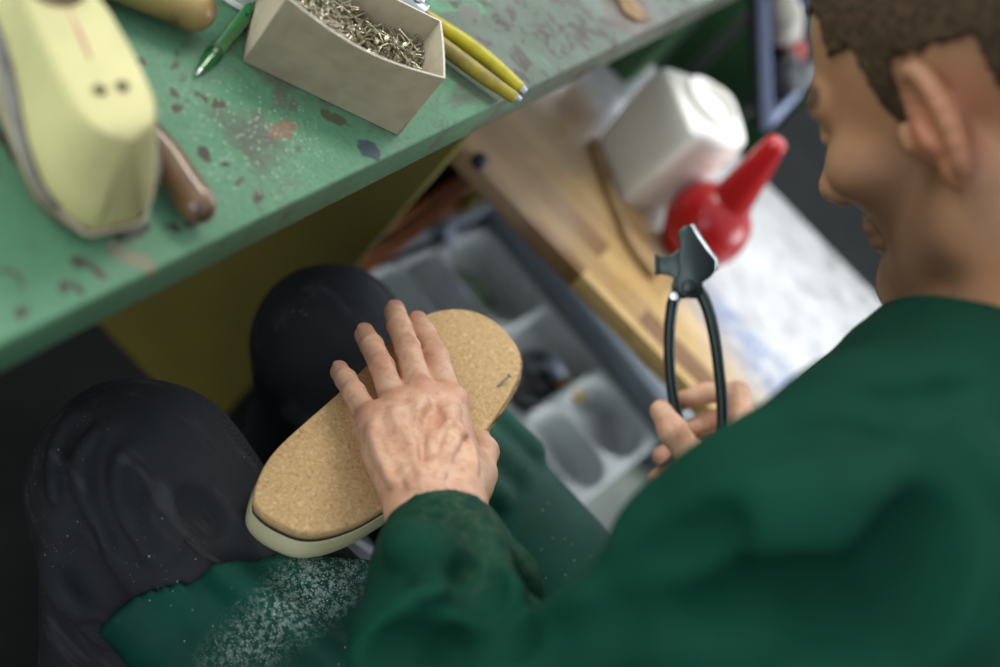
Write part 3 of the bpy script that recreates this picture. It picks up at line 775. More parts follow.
hX = ([0, .004, .010, .018, .03, .06, .095, .108, .125, .16, .20, .24, .265, .2755], [.079, .082, .0835, .0845, .0855, .086, .0865, .083, .074, .056, .040, .030, .023, .012])
def last_sec(v, grow=0., top=1., n=11):
    a = sm(v, *hwX)+grow; b = sm(v, *toX)+grow; h = sm(v, *hX)+grow
    bul = .0035*math.sin(min(1, v/.06)*PI/2)
    pts = [(0, 0), (a*.55, 0), (a*.88, .0006), (a*.985, .004), (a*1.03+bul*.3, .012), (a*1.03+bul, h*.26), (a*.97+bul, h*.42), (a*.5+b*.5+.001, h*.68), (b*1.04, h*.90), (b*.99, h*.965), (b*.90, h*.995), (b*.5, h)]
    # heel back leans: shift along v with height
    return pts
def ringpt(v, pts):
    h = sm(v, *hX); o = []
    full = pts+[(0, pts[-1][1])]+[(-p[0], p[1]) for p in pts[::-1][:-1]]
    for (u, w) in full:
        k = max(0, 1-v/.05); dv_ = -.005*k*math.sin(min(1, w/.05)*PI)+.004*k*max(0, (w-.05)/.035)
        o.append((u, v+dv_, w))
    return o
LW = NT('pale_last'); n_ = LW.noise(18, 3)
LW.col(LW.mix(LW.math('MULTIPLY', LW.step(LW.noise(30, 4), .62, .7), .35), LW.mix(LW.step(n_, .35, .65), (204, 194, 138), (190, 182, 130)), (170, 130, 110))); LW.set(rough=.45, coat=.1)
secs = [ringpt(v, last_sec(v)) for v in VS]
add('last_body', *fixn(loft(secs)), LW.m, sl, world=False, angle=38)
# leather upper: a skin over the lower half that climbs towards the toe
UP = NT('grey_beige_leather'); UP.col(UP.mix(UP.step(UP.noise(24, 4, .6, .5), .4, .65), (176, 166, 142), (146, 136, 118))); UP.set(rough=.6); UP.bump(UP.noise(120, 4), .3, .001)
BAND = simple('dark_lining', (124, 120, 116), .7, c2=(100, 96, 92), scale=40, bump=.3)
def skin(f0, f1, off0, off1, v0, nme, mm, base=0.0):
    V, F = [], []; vs = [v for v in VS if v >= v0]
    for side in (1, -1):
        st_ = len(V); K = 8
        for v in vs:
            pts = last_sec(v); L = np.array(pts); h = sm(v, *hX)
            w0 = f0(v); w1 = min(f1(v), h*.97)
            for j in range(K):
                w = w0+(w1-w0)*j/(K-1); u = np.interp(w, L[2:, 1], L[2:, 0])
                o = off0 if j < K-1 else off1*.4
                k = max(0, 1-v/.05); dv_ = -.006*k*math.sin(min(1, w/.05)*PI)
                V.append((side*(u+o), v+dv_-(.0025 if v < .004 else 0), w))
        for i in range(len(vs)-1):
            for j in range(K-1):
                F.append((st_+i*K+j, st_+(i+1)*K+j, st_+(i+1)*K+j+1, st_+i*K+j+1))
    b = len(vs)*8
    if v0 <= 0:
        for j in range(7): F.append((j, j+1, b+j+1, b+j))
    return fixn((V, F))
o = add('leather_upper', *skin(lambda v: .001, lambda v: .006+.42*max(0, v-.004)**.95*(1 if v < .1 else .1/v)+.003*math.sin(v*40), .0022, .0012, 0, 'u', None), UP.m, sl, world=False)
md = o.modifiers.new('thick', 'SOLIDIFY'); md.thickness = .002; md.offset = 0
o = add('upper_edge_band', *skin(lambda v: .004+.42*max(0, v-.004)**.95*(1 if v < .1 else .1/v)+.003*math.sin(v*40), lambda v: .006+.42*max(0, v-.004)**.95*(1 if v < .1 else .1/v)+.003*math.sin(v*40)+.07*min(v, .07), .0030, .002, .012, 'b', None), BAND, sl, world=False)
md = o.modifiers.new('thick', 'SOLIDIFY'); md.thickness = .0018; md.offset = 0
# thin brown sole rim
secs = []
for z, g in ((-.001, .0005), (0, .0025), (.003, .003), (.0042, .002)):
    ou = [(sm(v, *hwX)+g, v-(.0025 if v < .003 else 0), z) for v in VS]; ou = ou+[(-p[0], p[1], p[2]) for p in ou[::-1]]
    secs.append(ou)
add('sole_rim', *fixn(loft(secs)), simple('brown_sole', (142, 112, 78), .6, c2=(108, 82, 58), scale=40), sl, world=False, angle=40)
HOLE = simple('hole_shade', (84, 80, 56), .8)
for u in (-.0065, .0065):
    add('peg_hole', *fixn(xf(lathe([(.0032, .0001), (.0038, .0007), (.0036, .0010), (.0026, .0009), (.0022, .0002), (.0005, .0001)], 18), (u, .034, .0855))), HOLE, sl, world=False)
PK = [(-.002+.0010*s, .062+.03*abs(1-i/7*2 if False else i/7), .0862) for i in range(8) for s in (0,)]
add('pencil_line', *fixn(tube([(-.003+i*.0004, .055+i*.0060, .0862) for i in range(8)], [.0006, .0011, .0014, .0015, .0014, .0012, .0010, .0006], 6, 1, .18)), simple('pink_mark', (186, 132, 118), .6), sl, world=False)
# fleecy lining tongue at the instep
g = SDF(axis([(-.05, .05, .003)]), axis([(.085, .2, .003)]), axis([(.03, .13, .003)]))
g.chain([(0, .108, .078), (0, .135, .070), (0, .175, .048)], [.016, .021, .025], .01)
X, Y, W = g.x[:, None, None], g.y[None, :, None], g.z[None, None, :]
g.F = g.F+(.0014*wob(X, Y, W, 260, 3)).astype(np.float32)
V, Q = g.mesh(1)
add('fleece_lining', V, Q, simple('brown_fleece', (130, 108, 84), .95, c2=(96, 78, 60), scale=160, bump=.8, bscale=300), sl, world=False)
# ================================================================== CORK-SOLED SHOE LAST ON THE LAP
ZS = .58
sole_px = [(254, 497), (262, 470), (278, 447), (306, 421), (338, 393), (370, 362), (398, 334), (420, 317), (446, 309), (470, 310), (492, 319), (509, 334), (520, 352), (520, 372), (512, 391), (499, 412), (480, 438),
           (455, 462), (424, 482), (388, 505), (360, 521), (330, 531), (304, 532), (280, 523), (262, 511)]
ol = catmull([SP(x, y) for x, y in sole_px], 5, closed=True)
sc_ = sum(ol)/len(ol)
lap = thing('shoe_last', 'cork soled shoe last held sole up across the knees under the hand', 'shoe last', tuple(sc_-A(0, 0, .075)))
CK = NT('cork')
vv = CK.voro(420); gg = CK.noise(260, 4)
ck = CK.mix(CK.step(CK.noise(380, 3, .6), .3, .7), (218, 182, 132), (200, 160, 110))
ck = CK.mix(CK.math('MULTIPLY', CK.step(gg, .56, .70), .45), ck, (158, 116, 72))
ck = CK.mix(CK.math('MULTIPLY', CK.step(CK.noise(230, 3, co=CK.map(loc=(.3, .2, 0))), .56, .68), .6), ck, (232, 202, 154))
ck = CK.mix(CK.specks(900, .3, .08), ck, (90, 58, 36))
CK.col(ck); CK.set(rough=.75, spec=.3); CK.bump(CK.noise(420, 4), .25, .0008)
def ring(s, z, grow=0., shift=(0, 0)):
    o = []; n = len(ol)
    for i, p in enumerate(ol):
        tn = ol[(i+1) % n]-ol[i-1]; nn = np.cross(tn, SN); nn /= np.linalg.norm(nn)
        if nn@(p-sc_) < 0: nn = -nn
        q = sc_+(p-sc_)*s+nn*grow+SN*(z-ZS)+A(shift[0], shift[1], 0); o.append(tuple(q))
    return o
add('cork_sole', *fixn(loft([ring(1, ZS-.0085, -.0012), ring(1, ZS-.0080, -.0003), ring(1, ZS-.004, .0004), ring(1, ZS-.0012, 0), ring(1, ZS-.0003, -.0007), ring(1, ZS, -.0016), ring(.5, ZS+.0006, 0), ring(.05, ZS+.0008, 0)])), CK.m, lap, angle=60)
add('dark_welt', *fixn(loft([ring(1, ZS-.0125, -.002), ring(1, ZS-.012, -.0008), ring(1, ZS-.0085, -.0008), ring(1, ZS-.0080, -.003)])), simple('dark_welt', (62, 58, 54), .7, c2=(44, 42, 40), scale=200), lap, angle=50)
WT = NT('welt_cloth'); WT.col(WT.mix(WT.step(WT.noise(700, 2), .45, .6), (176, 144, 104), (92, 72, 54))); WT.set(rough=.9); WT.bump(WT.noise(600, 2), .6, .001)
# grainy cloth rim around the toe half
n_ol = len(ol); sel = [i for i in range(n_ol) if ol[i][0] > .055 and ol[i][1] < sc_[1]+.03]
i0 = next(i for i in range(n_ol) if i in sel and (i-1) % n_ol not in sel); run = []
while i0 in sel: run.append(ol[i0]); i0 = (i0+1) % n_ol
add('cloth_rim', *fixn(tube([p-SN*.0075 for p in run], [.0012]+[.0032]*(len(run)-2)+[.0012], 8, .7, 1.6)), WT.m, lap)
LC = NT('cream_last'); LC.col(LC.mix(LC.step(LC.noise(14, 3), .35, .65), (228, 222, 178), (208, 204, 160))); LC.set(rough=.4, coat=.15)
add('last_body', *fixn(loft([ring(1, ZS-.0115, -.003), ring(1, ZS-.0125, .0002), ring(1, ZS-.018, .0012), ring(1, ZS-.026, .0006), ring(.985, ZS-.034, -.001), ring(.95, ZS-.042, -.003), ring(.86, ZS-.050, -.005, (-.002, 0)), ring(.66, ZS-.058, -.006, (-.006, 0)), ring(.38, ZS-.065, -.007, (-.012, 0)), ring(.12, ZS-.070, -.003, (-.012, 0))])), LC.m, lap, angle=60)
na, nb2 = SP(499, 385, .0012), SP(509, 376, .006)
pin = thing('nail', 'short nail sticking up near the toe edge of the cork sole', 'nail', tuple(na))
dv = nb2-na; Ln = np.linalg.norm(dv); dv /= Ln; ux = np.cross(dv, A(0, 0, 1)); ux /= np.linalg.norm(ux); uy = np.cross(dv, ux)
add('shank', *fixn(frame(lathe([(.0007, -.002), (.0008, Ln), (.0002, Ln+.0001)], 8), na, ux, uy, dv)), STEEL, pin, angle=50)
add('nail_head', *fixn(frame(lathe([(.0004, Ln-.0004), (.0019, Ln), (.0019, Ln+.0006), (.0003, Ln+.0009)], 12), na, ux, uy, dv)), STEEL, pin, angle=50)

# ================================================================== PERSON
person = thing('person', 'person in a green work coat and dark jeans bending over the shoe last', 'person', (0, -.33, 0))
# ---- joints (world, metres)
HIPL, HIPR = A(-.085, -.335, .455), A(.095, -.335, .455)
KNL, KNR = Z(141, 490, .450), Z(332, 347, .445)
ANL, ANR = A(KNL[0]+.005, KNL[1]-.16, .09), A(KNR[0]-.01, KNR[1]-.15, .09)
PEL, ABD, CHE, NKB = A(.005, -.36, .50), A(.01, -.345, .64), A(.02, -.30, .80), A(.035, -.235, .945)
SHL, SHR = A(-.135, -.225, .865), A(.185, -.275, .805)
# left hand
def cj(p, q, L):
    r = ray(*q); v = CAM-p; b = v@r; D_ = b*b-(v@v-L*L)
    return CAM+r*(-b+math.sqrt(max(D_, 0)))
LH = {}
for nme, px, hs in (('pinky', [(373, 422), (354, 393), (346, 380), (340, 372)], (.029, .021, .013, .006)), ('ring', [(397, 409), (382, 367), (372, 346), (365, 335)], (.033, .025, .015, .007)),
                    ('middle', [(422, 397), (408, 349), (399, 326), (395, 312)], (.034, .027, .017, .008)), ('index', [(451, 404), (436, 357), (424, 334), (418, 323)], (.033, .026, .017, .010))):
    LH[nme] = [SP(q[0], q[1], h) for q, h in zip(px, hs)]
WRL = SP(440, 530, .052)
THL = [SP(458, 492, .036), SP(477, 474, .018), SP(482, 452, .000), SP(478, 438, -.012)]
ELL = D(452, 800, .705)
# right hand
RH = {'index': [D(744, 424, 1.055), D(738, 392, 1.075), D(706, 393, 1.077), D(684, 400, 1.070)],
      'middle': [D(741, 440, 1.070), D(737, 415, 1.090), D(708, 421, 1.085), D(688, 430, 1.075)],
      'ring': [D(733, 458, 1.085), D(712, 440, 1.102), D(680, 446, 1.09), D(661, 456, 1.078)],
      'pinky': [D(724, 475, 1.095), D(702, 458, 1.108), D(674, 468, 1.096), D(656, 478, 1.085)]}
THR = [D(722, 482, 1.05), D(696, 462, 1.036), D(673, 431, 1.030), D(661, 411, 1.032)]
WRR = D(760, 500, 1.065)
ELR = WRR+A(.10, -.20, .03)
HC = A(.068, -.099, .995)+CR*.009
HL, HF, HU = A(-.952, .211, -.222), A(.283, .326, -.902), A(.118, .921, .370)
HM = np.stack([HL, HF, HU], 1)
def hd(x, y, z): return HC+HM@A(x, y, z)

xs = axis([(-.42, -.112, .006), (-.112, .30, .00145), (.30, .40, .006)])
ys = axis([(-.56, -.235, .006), (-.235, .07, .00145), (.07, .22, .006)])
zs = axis([(-.005, .545, .007), (.545, .70, .00145), (.70, .845, .006), (.845, 1.13, .0032)])
B = SDF(xs, ys, zs)
# trunk, legs, feet
B.ell(PEL, (.14, .095, .09), k=0); B.cone(PEL, ABD, .10, .098, .05); B.cone(ABD, CHE, .10, .105, .05)
B.cone(CHE, A(.03, -.255, .885), .095, .065, .05); B.cone(A(.03, -.255, .885), SHL, .06, .045, .04); B.cone(A(.03, -.255, .885), SHR, .06, .045, .04)
for h, kn, an in ((HIPL, KNL, ANL), (HIPR, KNR, ANR)):
    B.cone(h, kn, .070, .047, .04); B.cone(kn, an, .044, .034, .03)
    B.chain([an, an+A(0, -.03, -.045), an+A(0, .05, -.055), an+A(.0, .14, -.066)], [.034, .03, .028, .02], .02)
B.chain([SHL, SHL*.5+ELL*.5, ELL], [.045, .042, .036], .02); B.chain([ELL, ELL*.6+WRL*.4, WRL], [.036, .038, .0255], .02)
B.chain([SHR, SHR*.5+ELR*.5, ELR], [.045, .042, .036], .02); B.chain([ELR, ELR*.6+WRR*.4, WRR], [.036, .038, .026], .02)
FR = {'pinky': (.0088, .0078, .0075, .0069), 'ring': (.0096, .0085, .0082, .0076), 'middle': (.0100, .0089, .0086, .0080), 'index': (.0098, .0088, .0085, .0078)}
tintp = []
def hand(fing, thumb, wr, up, left):
    mc = [fing[k][0] for k in ('index', 'middle', 'ring', 'pinky')]
    mid = sum(mc)/4; ax = mid-wr; ax /= np.linalg.norm(ax)
    side = mc[3]-mc[0]; side /= np.linalg.norm(side)
    dn = -up
    # wrist as a flat oval, carpus, metacarpals
    for s in (-.0072, .0072): B.cone(wr-ax*.045+side*s*1.0, wr+ax*.012+side*s, .0162, .0158, .016)
    for i, m in enumerate(mc):
        r0 = wr+ax*.012+side*((i-1.5)*.0092)
        B.cone(r0+dn*.002, m+dn*.0025, .0148, (.0122, .0125, .0122, .0112)[i], .014)
    for i in range(3):
        c = (mc[i]+mc[i+1])/2-ax*.012+dn*.006; B.ell(c, (.012, .012, .009), k=.014)
    B.ell(mid*.6+wr*.4+dn*.006, (.026, .026, .013), np.stack([ax, side, dn], 1), .018)     # palm pad
    if left: B.ell(wr*.55+mc[3]*.45+side*.002+dn*.004, (.026, .008, .011), np.stack([ax, side, dn], 1), .014)   # little-finger edge
    for nme, f in fing.items():
        R = FR[nme]
        B.cone(f[0]+dn*.001, f[1], R[0], R[1], .004); B.cone(f[1], f[2], R[1], R[2], .0012); B.cone(f[2], f[3], R[2], R[3], .0012)
        # knuckles
        B.ell(f[0]+up*.0030, (R[0]*.9,)*3, k=.010)
        d1 = (f[1]-f[0])/np.linalg.norm(f[1]-f[0]); d2 = (f[2]-f[1])/np.linalg.norm(f[2]-f[1]); sd = np.cross(d1, up); sd /= np.linalg.norm(sd); un = np.cross(sd, d1)
        if un@up < 0: un = -un
        B.ell(f[1]+un*.0008, (R[1]*1.0, R[1]*.98, R[1]*.97), np.stack([d1, sd, un], 1), .0025)
        s2 = np.cross(d2, un); s2 = sd if np.linalg.norm(s2) < .2 else s2/np.linalg.norm(s2); u2 = np.cross(s2, d2)
        if u2@un < 0: u2 = -u2
        B.ell(f[2]+u2*.0006, (R[2]*.98, R[2]*1.0, R[2]*.97), np.stack([d2, s2, u2], 1), .002)
        for o_ in (-.0034, -.0011, .0012, .0034):       # skin creases over the middle joint
            a = f[1]+d1*o_+un*(R[1]*1.02+.0008); w = R[1]*(.55-.06*abs(o_)/.001*.4)
            B.cone(a-sd*w, a+sd*w, .00075, None, .0014, 's')
        for o_ in (-.0012, .0012):
            a = f[2]+d2*o_+un*(R[2]*1.0+.0007); B.cone(a-sd*R[2]*.5, a+sd*R[2]*.5, .0006, None, .0012, 's')
        tintp.append((f[0]+up*.008, .015, .55)); tintp.append((f[1]+un*.006, .010, .5)); tintp.append((f[3], .011, .7))
        # nail
        d3 = (f[3]-f[2])/np.linalg.norm(f[3]-f[2]); u3 = np.cross(np.cross(d3, up), d3); u3 /= np.linalg.norm(u3)
        if u3@up < 0: u3 = -u3
        nc = f[3]+d3*.0008+u3*(R[3]*.80)
        B.ell(nc, (.0068, R[3]*.74, .0016), np.stack([d3, np.cross(d3, u3), u3], 1), .0012); nails.append((nc+u3*.0012, .0062, d3, u3))
    # thumb
    t = thumb
    B.cone(wr+ax*.012-side*.012+dn*.004, t[0], .0175, .0165, .016); B.cone(t[0], t[1], .0165, .0128, .010); B.cone(t[1], t[2], .0122, .0112, .006); B.cone(t[2], t[3], .0110, .0088, .005)
    B.cone(t[0]*.4+mc[0]*.6+dn*.006, t[1]*.5+t[0]*.5, .010, .011, .018)   # web
nails = []
UPL = np.cross(LH['pinky'][0]-LH['index'][0], WRL-LH['middle'][0]); UPL /= np.linalg.norm(UPL)
if UPL[2] < 0: UPL = -UPL
hand(LH, THL, WRL, UPL, True)
# tendons and veins on the back of the left hand
for ln, r in (([(421, 400), (418, 425), (414, 450), (409, 478)], .0036), ([(397, 412), (400, 436), (402, 460), (403, 484)], .0034), ([(450, 408), (446, 425), (437, 448), (426, 474), (420, 488)], .0034), ([(374, 428), (384, 452), (394, 480)], .0030)):
    B.crease(ln, .7, 1.0, r, .009, 'u', .0020)
for ln, r in (([(409, 412), (411, 430), (409, 452)], .0040), ([(436, 412), (431, 430), (423, 455)], .0044), ([(385, 422), (393, 442), (398, 466)], .0038)):
    B.crease(ln, .7, 1.0, r, .010, 's', -.0022)
for ln, r in (([(440, 404), (453, 420), (458, 433), (454, 445), (448, 456), (446, 470)], .0017), ([(453, 421), (443, 431), (435, 442), (432, 455), (438, 472), (441, 494)], .0016), ([(433, 418), (431, 432), (432, 450)], .0014),
              ([(459, 427), (468, 442), (473, 456), (474, 474)], .0015), ([(446, 470), (438, 478), (432, 490)], .0014), ([(404, 430), (412, 446), (414, 462), (422, 474), (424, 490)], .0014), ([(384, 440), (392, 456), (404, 468), (412, 486)], .0012)):
    B.crease(ln, .7, 1.0, r*.92, .0048, 'u', .0003)
UPR = (RH['index'][1]-RH['index'][2]); UPR = A(*(UPR/np.linalg.norm(UPR)))
SR = RH['pinky'][0]-RH['index'][0]; SR /= np.linalg.norm(SR); AR = (RH['middle'][0]-WRR); AR /= np.linalg.norm(AR)
UPR = np.cross(SR, AR); UPR /= np.linalg.norm(UPR)
if UPR@CR < 0: UPR = -UPR
FRs = dict(FR)
hand(RH, THR, WRR, UPR, False)

# ---- head
def he(c, r, k=.01, mode='u', M=None):
    B.ell(hd(*c), r, HM if M is None else HM@np.asarray(M), k, mode)
def hc(a, b, ra, rb, k=.01, mode='u'): B.cone(hd(*a), hd(*b), ra, rb, k, mode)
B.cone(A(.03, -.25, .90), hd(0, -.045, -.03), .060, .050, .04); B.cone(NKB, hd(0, -.042, -.03), .056, .048, .03)
he((0, -.008, .045), (.074, .095, .080), 0.02); he((0, .04, -.015), (.056, .052, .074), .03)
for s in (-1, 1):
    hc((s*.058, -.004, -.03), (s*.052, .012, -.055), .014, .015, .02); hc((s*.052, .012, -.055), (s*.014, .077, -.090), .016, .018, .025)
    he((s*.046, .062, -.012), (.020, .020, .016), .022)             # cheekbone
    hc((s*.048, .072, .030), (s*.012, .085, .029), .008, .009, .014) # brow
    he((s*.032, .093, .012), (.017, .013, .012), .010, 's')          # socket
    he((s*.031, .076, .012), (.0125, .0125, .0125), .003)            # eyeball under lids
    hc((s*.043, .080, .010), (s*.020, .086, .010), .0035, .004, .003)
    he((s*.0115, .101, -.028), (.008, .010, .008), .006)             # nostril wing
    he((s*.007, .104, -.036), (.0035, .005, .004), .002, 's')
    hc((s*.020, .088, -.050), (0, .096, -.047), .005, .006, .006); hc((s*.018, .088, -.060), (0, .094, -.060), .005, .0075, .006)
    # ear: tilted plate with helix, hollow and lobe
    ea = math.radians(12); st = math.radians(38)
    Em = np.array([[math.cos(st)*s, -math.sin(st)*s, 0], [math.sin(st), math.cos(st), 0], [0, 0, 1.]])
    Er = np.array([[1, 0, 0], [0, math.cos(ea), math.sin(ea)], [0, -math.sin(ea), math.cos(ea)]])
    EM = Em@Er; ec = A(s*.083, -.012, .004)
    he(ec, (.0055, .0175, .031), .006, M=EM); hc(tuple(A(s*.070, .0, -.005)), tuple(ec), .013, .010, .012)
    he(ec+A(s*.007, .004, .006), (.0055, .0095, .018), .003, 's', M=EM)
    rim = []
    for k in range(15):
        a = -.55+k*(PI*1.42)/14; rim.append(hd(*(ec+EM@A(.004, .0155*math.cos(a+.35)*1.0, .0295*math.sin(a+.35)))))
    B.chain(rim, [.0036]*15, .004)
    he(ec+EM@A(.002, .006, -.026), (.0055, .008, .0095), .006, M=EM)
    hc((s*.076, .012, -.004), (s*.073, .014, .004), .0045, .004, .004)
he((0, .084, -.092), (.020, .017, .015), .018)
hc((0, .088, .022), (0, .112, -.022), .0065, .0100, .010); he((0, .113, -.024), (.0105, .0105, .0095), .006)
hc((-.016, .094, -.0545), (.016, .094, -.0545), .0012, .0012, .002, 's')
# nape
hc((0, -.058, -.02), (0, -.052, -.09), .036, .042, .03)
V, Q = B.mesh(1)
tint = np.zeros(len(V))
for c, r, w in tintp:
    d = np.linalg.norm(V-c, axis=1); tint = np.maximum(tint, w*np.clip(1-d/r, 0, 1)**.8)
loc = (V-HC)@HM
beard = np.clip((.004-loc[:, 2])/.025, 0, 1)*np.clip((loc[:, 1]-.000)/.02, 0, 1)*np.clip((.115-loc[:, 1])/.01, 0, 1)*(np.abs(loc).max(1) < .13)
brow = np.zeros(len(V))
for s in (-1, 1):
    a, b = A(s*.052, .072, .034), A(s*.016, .094, .034); ba = b-a; tt = np.clip(((loc-a)@ba)/(ba@ba), 0, 1); dd = np.linalg.norm(loc-a-tt[:, None]*ba, axis=1); brow = np.maximum(brow, np.clip((.009-dd)/.003, 0, 1))
lips = np.clip((.010-np.linalg.norm((loc-A(0, .095, -.054))*A(.45, 1, 1), axis=1))/.003, 0, 1)
ear = np.clip((.032-np.linalg.norm(np.abs(loc-0)*A(1, 1, 1)-A(.084, .012, .004), axis=1))/.02, 0, 1)*(loc[:, 1] < .01)
SK = NT('skin')
at = SK.n.new('ShaderNodeAttribute'); at.attribute_name = 'skin_tone_shade'; sp = SK.n.new('ShaderNodeSeparateColor'); SK.link(at.outputs['Color'], sp.inputs[0])
sk = SK.mix(SK.step(SK.noise(60, 4), .35, .65), (220, 176, 146), (204, 154, 124))
sk = SK.mix(SK.math('MULTIPLY', SK.step(SK.noise(170, 3), .5, .7), .3), sk, (176, 104, 84))
sk = SK.mix(SK.math('MULTIPLY', at.outputs['Alpha'], .85), sk, (140, 98, 66))  # head and neck browned: the face's shade is put into the skin colour
sk = SK.mix(SK.math('MULTIPLY', sp.outputs[0], .55), sk, (186, 94, 76))
sk = SK.mix(SK.math('MULTIPLY', sp.outputs[1], .50), sk, (74, 56, 44))
sk = SK.mix(SK.math('MULTIPLY', sp.outputs[2], .85), sk, (52, 38, 28))
SK.col(sk); SK.set(rough=.5, spec=.4, sss=.12); SK.b.inputs['Subsurface Radius'].default_value = (.008, .003, .002); SK.bump(SK.noise(700, 3), .22, .0006)
NL = simple('fingernail', (206, 150, 132), .35, coat=.2)
mi = np.zeros(len(Q), np.int32); fc = V[Q].mean(1)
for nc, r, d3, u3 in nails:
    q = fc-nc; e = q@d3; w = np.linalg.norm(q-np.outer(e, d3)-np.outer(q@u3, u3), axis=1)
    mi[(np.abs(e) < .0062) & (w < .0052) & (np.abs(q@u3) < .0022)] = 1
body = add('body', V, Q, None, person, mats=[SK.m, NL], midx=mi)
ca = body.data.color_attributes.new('skin_tone_shade', 'FLOAT_COLOR', 'POINT')
cl = np.stack([np.maximum(tint, lips*.8), beard, brow, np.clip((.15-np.linalg.norm(V-HC, axis=1))/.03, 0, 1)], 1).astype(np.float32); cl[:, 0] = np.maximum(cl[:, 0], .6*ear); ca.data.foreach_set('color', cl.ravel())  # alpha marks the head, whose colour is darkened in place of shade

# ---- hair: short crop with sideburns
lo = HC-.14; hi = HC+.14
H = SDF(*(axis([(lo[i], hi[i], .0028)]) for i in range(3)))
H.ell(HC+HM@A(0, -.010, .046), (.0775, .0985, .0845), HM, 0); 
H.cone(hd(0, -.07, .0), hd(0, -.062, -.045), .050, .052, .03)
X, Y, W = H.x[:, None, None], H.y[None, :, None], H.z[None, None, :]
lx, ly, lz = ((X-HC[0])*HM[0, i]+(Y-HC[1])*HM[1, i]+(W-HC[2])*HM[2, i] for i in range(3))
front = .070+.10*np.clip((.055-ly), -.2, 0)*-1
line = np.where(ly > .052, .078+.0*ly, np.where(ly > .010, -.006+.0*ly+np.clip((ly-.024)/.006, 0, 1)*.058, np.where(ly > -.036, .040, -.060+.0*ly)))
H.F = H.F+(.0009*wob(X, Y, W, 420, 5)+.0008*wob(X, Y, W, 900, 8)).astype(np.float32)
H.F = np.maximum(H.F, ((line-lz)*.7+.003*wob(X, Y, W, 300, 6)).astype(np.float32))
inn = SDF(H.x, H.y, H.z); inn.ell(HC+HM@A(0, -.008, .045), (.071, .092, .077), HM, 0); inn.cone(hd(0, -.075, -.01), hd(0, -.06, -.09), .036, .04, .02)
H.F = np.maximum(H.F, -inn.F)
V, Q = H.mesh(1)
HR = NT('short_brown_hair'); HR.col(HR.mix(HR.step(HR.noise(260, 4, .7), .35, .65), (84, 66, 46), (50, 38, 26))); HR.set(rough=.8, spec=.2); HR.bump(HR.noise(700, 3), .8, .003)
add('hair', V, Q, HR.m, person)

# ---- jeans
def fabric(name, c1, c2, rough=.8, wr=14, wrs=.35, weave=900, sheen=.0):
    t = NT(name); t.col(t.mix(t.step(t.noise(9, 4), .3, .7), c1, c2)); t.set(rough=rough, spec=.25, sheen=sheen)
    t.bump(t.noise(weave, 2), .15, .0006); t.bump(t.noise(wr, 4, .5, .8), wrs, .012); return t
JN = NT('dark_denim')
jw_ = JN.wave(520, .6, co=JN.map((1, 1, 1), (0, .4, .8)), dirn='DIAGONAL')
jc = JN.mix(JN.step(JN.noise(10, 4), .3, .7), (30, 31, 34), (46, 47, 50)); jc = JN.mix(JN.math('MULTIPLY', jw_, .3), jc, (80, 82, 86))
jc = JN.mix(JN.math('MULTIPLY', JN.step(JN.noise(60, 3, co=JN.map((1, .15, 1), (0, 0, .5))), .55, .7), .3), jc, (92, 92, 96))
dm = JN.step(JN.noise(16, 3), .46, .62); jc = JN.mix(JN.specks(260, .20, .10, dm), jc, (176, 172, 160)); jc = JN.mix(JN.specks(620, .22, .12, dm), jc, (150, 148, 140))
JN.col(jc); JN.set(rough=.85, spec=.2); JN.bump(jw_, .12, .0006); JN.bump(JN.noise(24, 4, .5, .6), .3, .008)
T = SDF(axis([(-.27, .30, .004)]), axis([(-.52, .26, .004)]), axis([(.02, .62, .004)]))
T.ell(PEL+A(0, 0, -.02), (.165, .125, .10), k=0)
for h, kn, an, s in ((HIPL, KNL, ANL, -1), (HIPR, KNR, ANR, 1)):
    kr = .066 if s < 0 else .058
    T.cone(h, kn, .086, kr, .04); T.ell(kn+A(0, .003, .001), (kr+.001,)*3, k=.03)
    T.cone(kn, an, kr-.003, .058, .03)
    td = (h-kn)/np.linalg.norm(h-kn); sd_ = (an-kn)/np.linalg.norm(an-kn)
    # folds behind and beside the knee
    for q in range(5):
        a0 = kn+sd_*(.05+.035*q)+A(s*.02, .055-.012*q, 0); b0_ = kn+sd_*(.02+.02*q)+td*(.035+.02*q)+A(s*.068, -.01, .01)
        T.cone(a0, b0_, .010, .006, .022)
    for q in range(4):
        a0 = kn+td*(.02+.03*q)+A(-.072, .0, -.02+.006*q); b0_ = kn+td*(.14+.04*q)+A(-.055, -.02, .035)
        T.cone(a0, b0_, .006, .004, .016)
    for q in range(3):
        a0 = kn+td*.05+A(-.05+.035*q, 0, .062); T.cone(a0, a0+td*.13+A(.012, 0, .008), .003, .005, .014)
TPRE = T.F.copy()
for ln, r, k, m, sk in (([(74, 420), (62, 452), (62, 490), (74, 520), (82, 545)], .0045, .010, 'u', .002), ([(86, 424), (74, 455), (74, 490), (86, 520), (95, 545)], .005, .010, 's', 0), ([(98, 440), (88, 470), (96, 510), (112, 546)], .005, .012, 'u', .002), ([(112, 440), (104, 480), (118, 520), (134, 552)], .006, .012, 's', 0),
                       ([(122, 456), (126, 500), (142, 530), (158, 556)], .0045, .012, 'u', .002), ([(134, 470), (144, 512), (162, 546)], .005, .012, 's', 0), ([(150, 500), (160, 528), (174, 550)], .004, .012, 'u', .0015), ([(188, 498), (198, 512), (212, 522)], .004, .012, 's', 0),
                       ([(50, 560), (80, 600), (120, 640)], .007, .016, 'u', .002), ([(44, 590), (72, 630), (110, 660)], .008, .016, 's', 0), ([(60, 520), (84, 570), (118, 618)], .006, .014, 's', 0)):
    T.crease(ln, .6, 1.3, r, k, m, sk)
T.half(ANL+A(0, 0, -.02), (0, 0, -1))
X, Y, W = T.x[:, None, None], T.y[None, :, None], T.z[None, None, :]
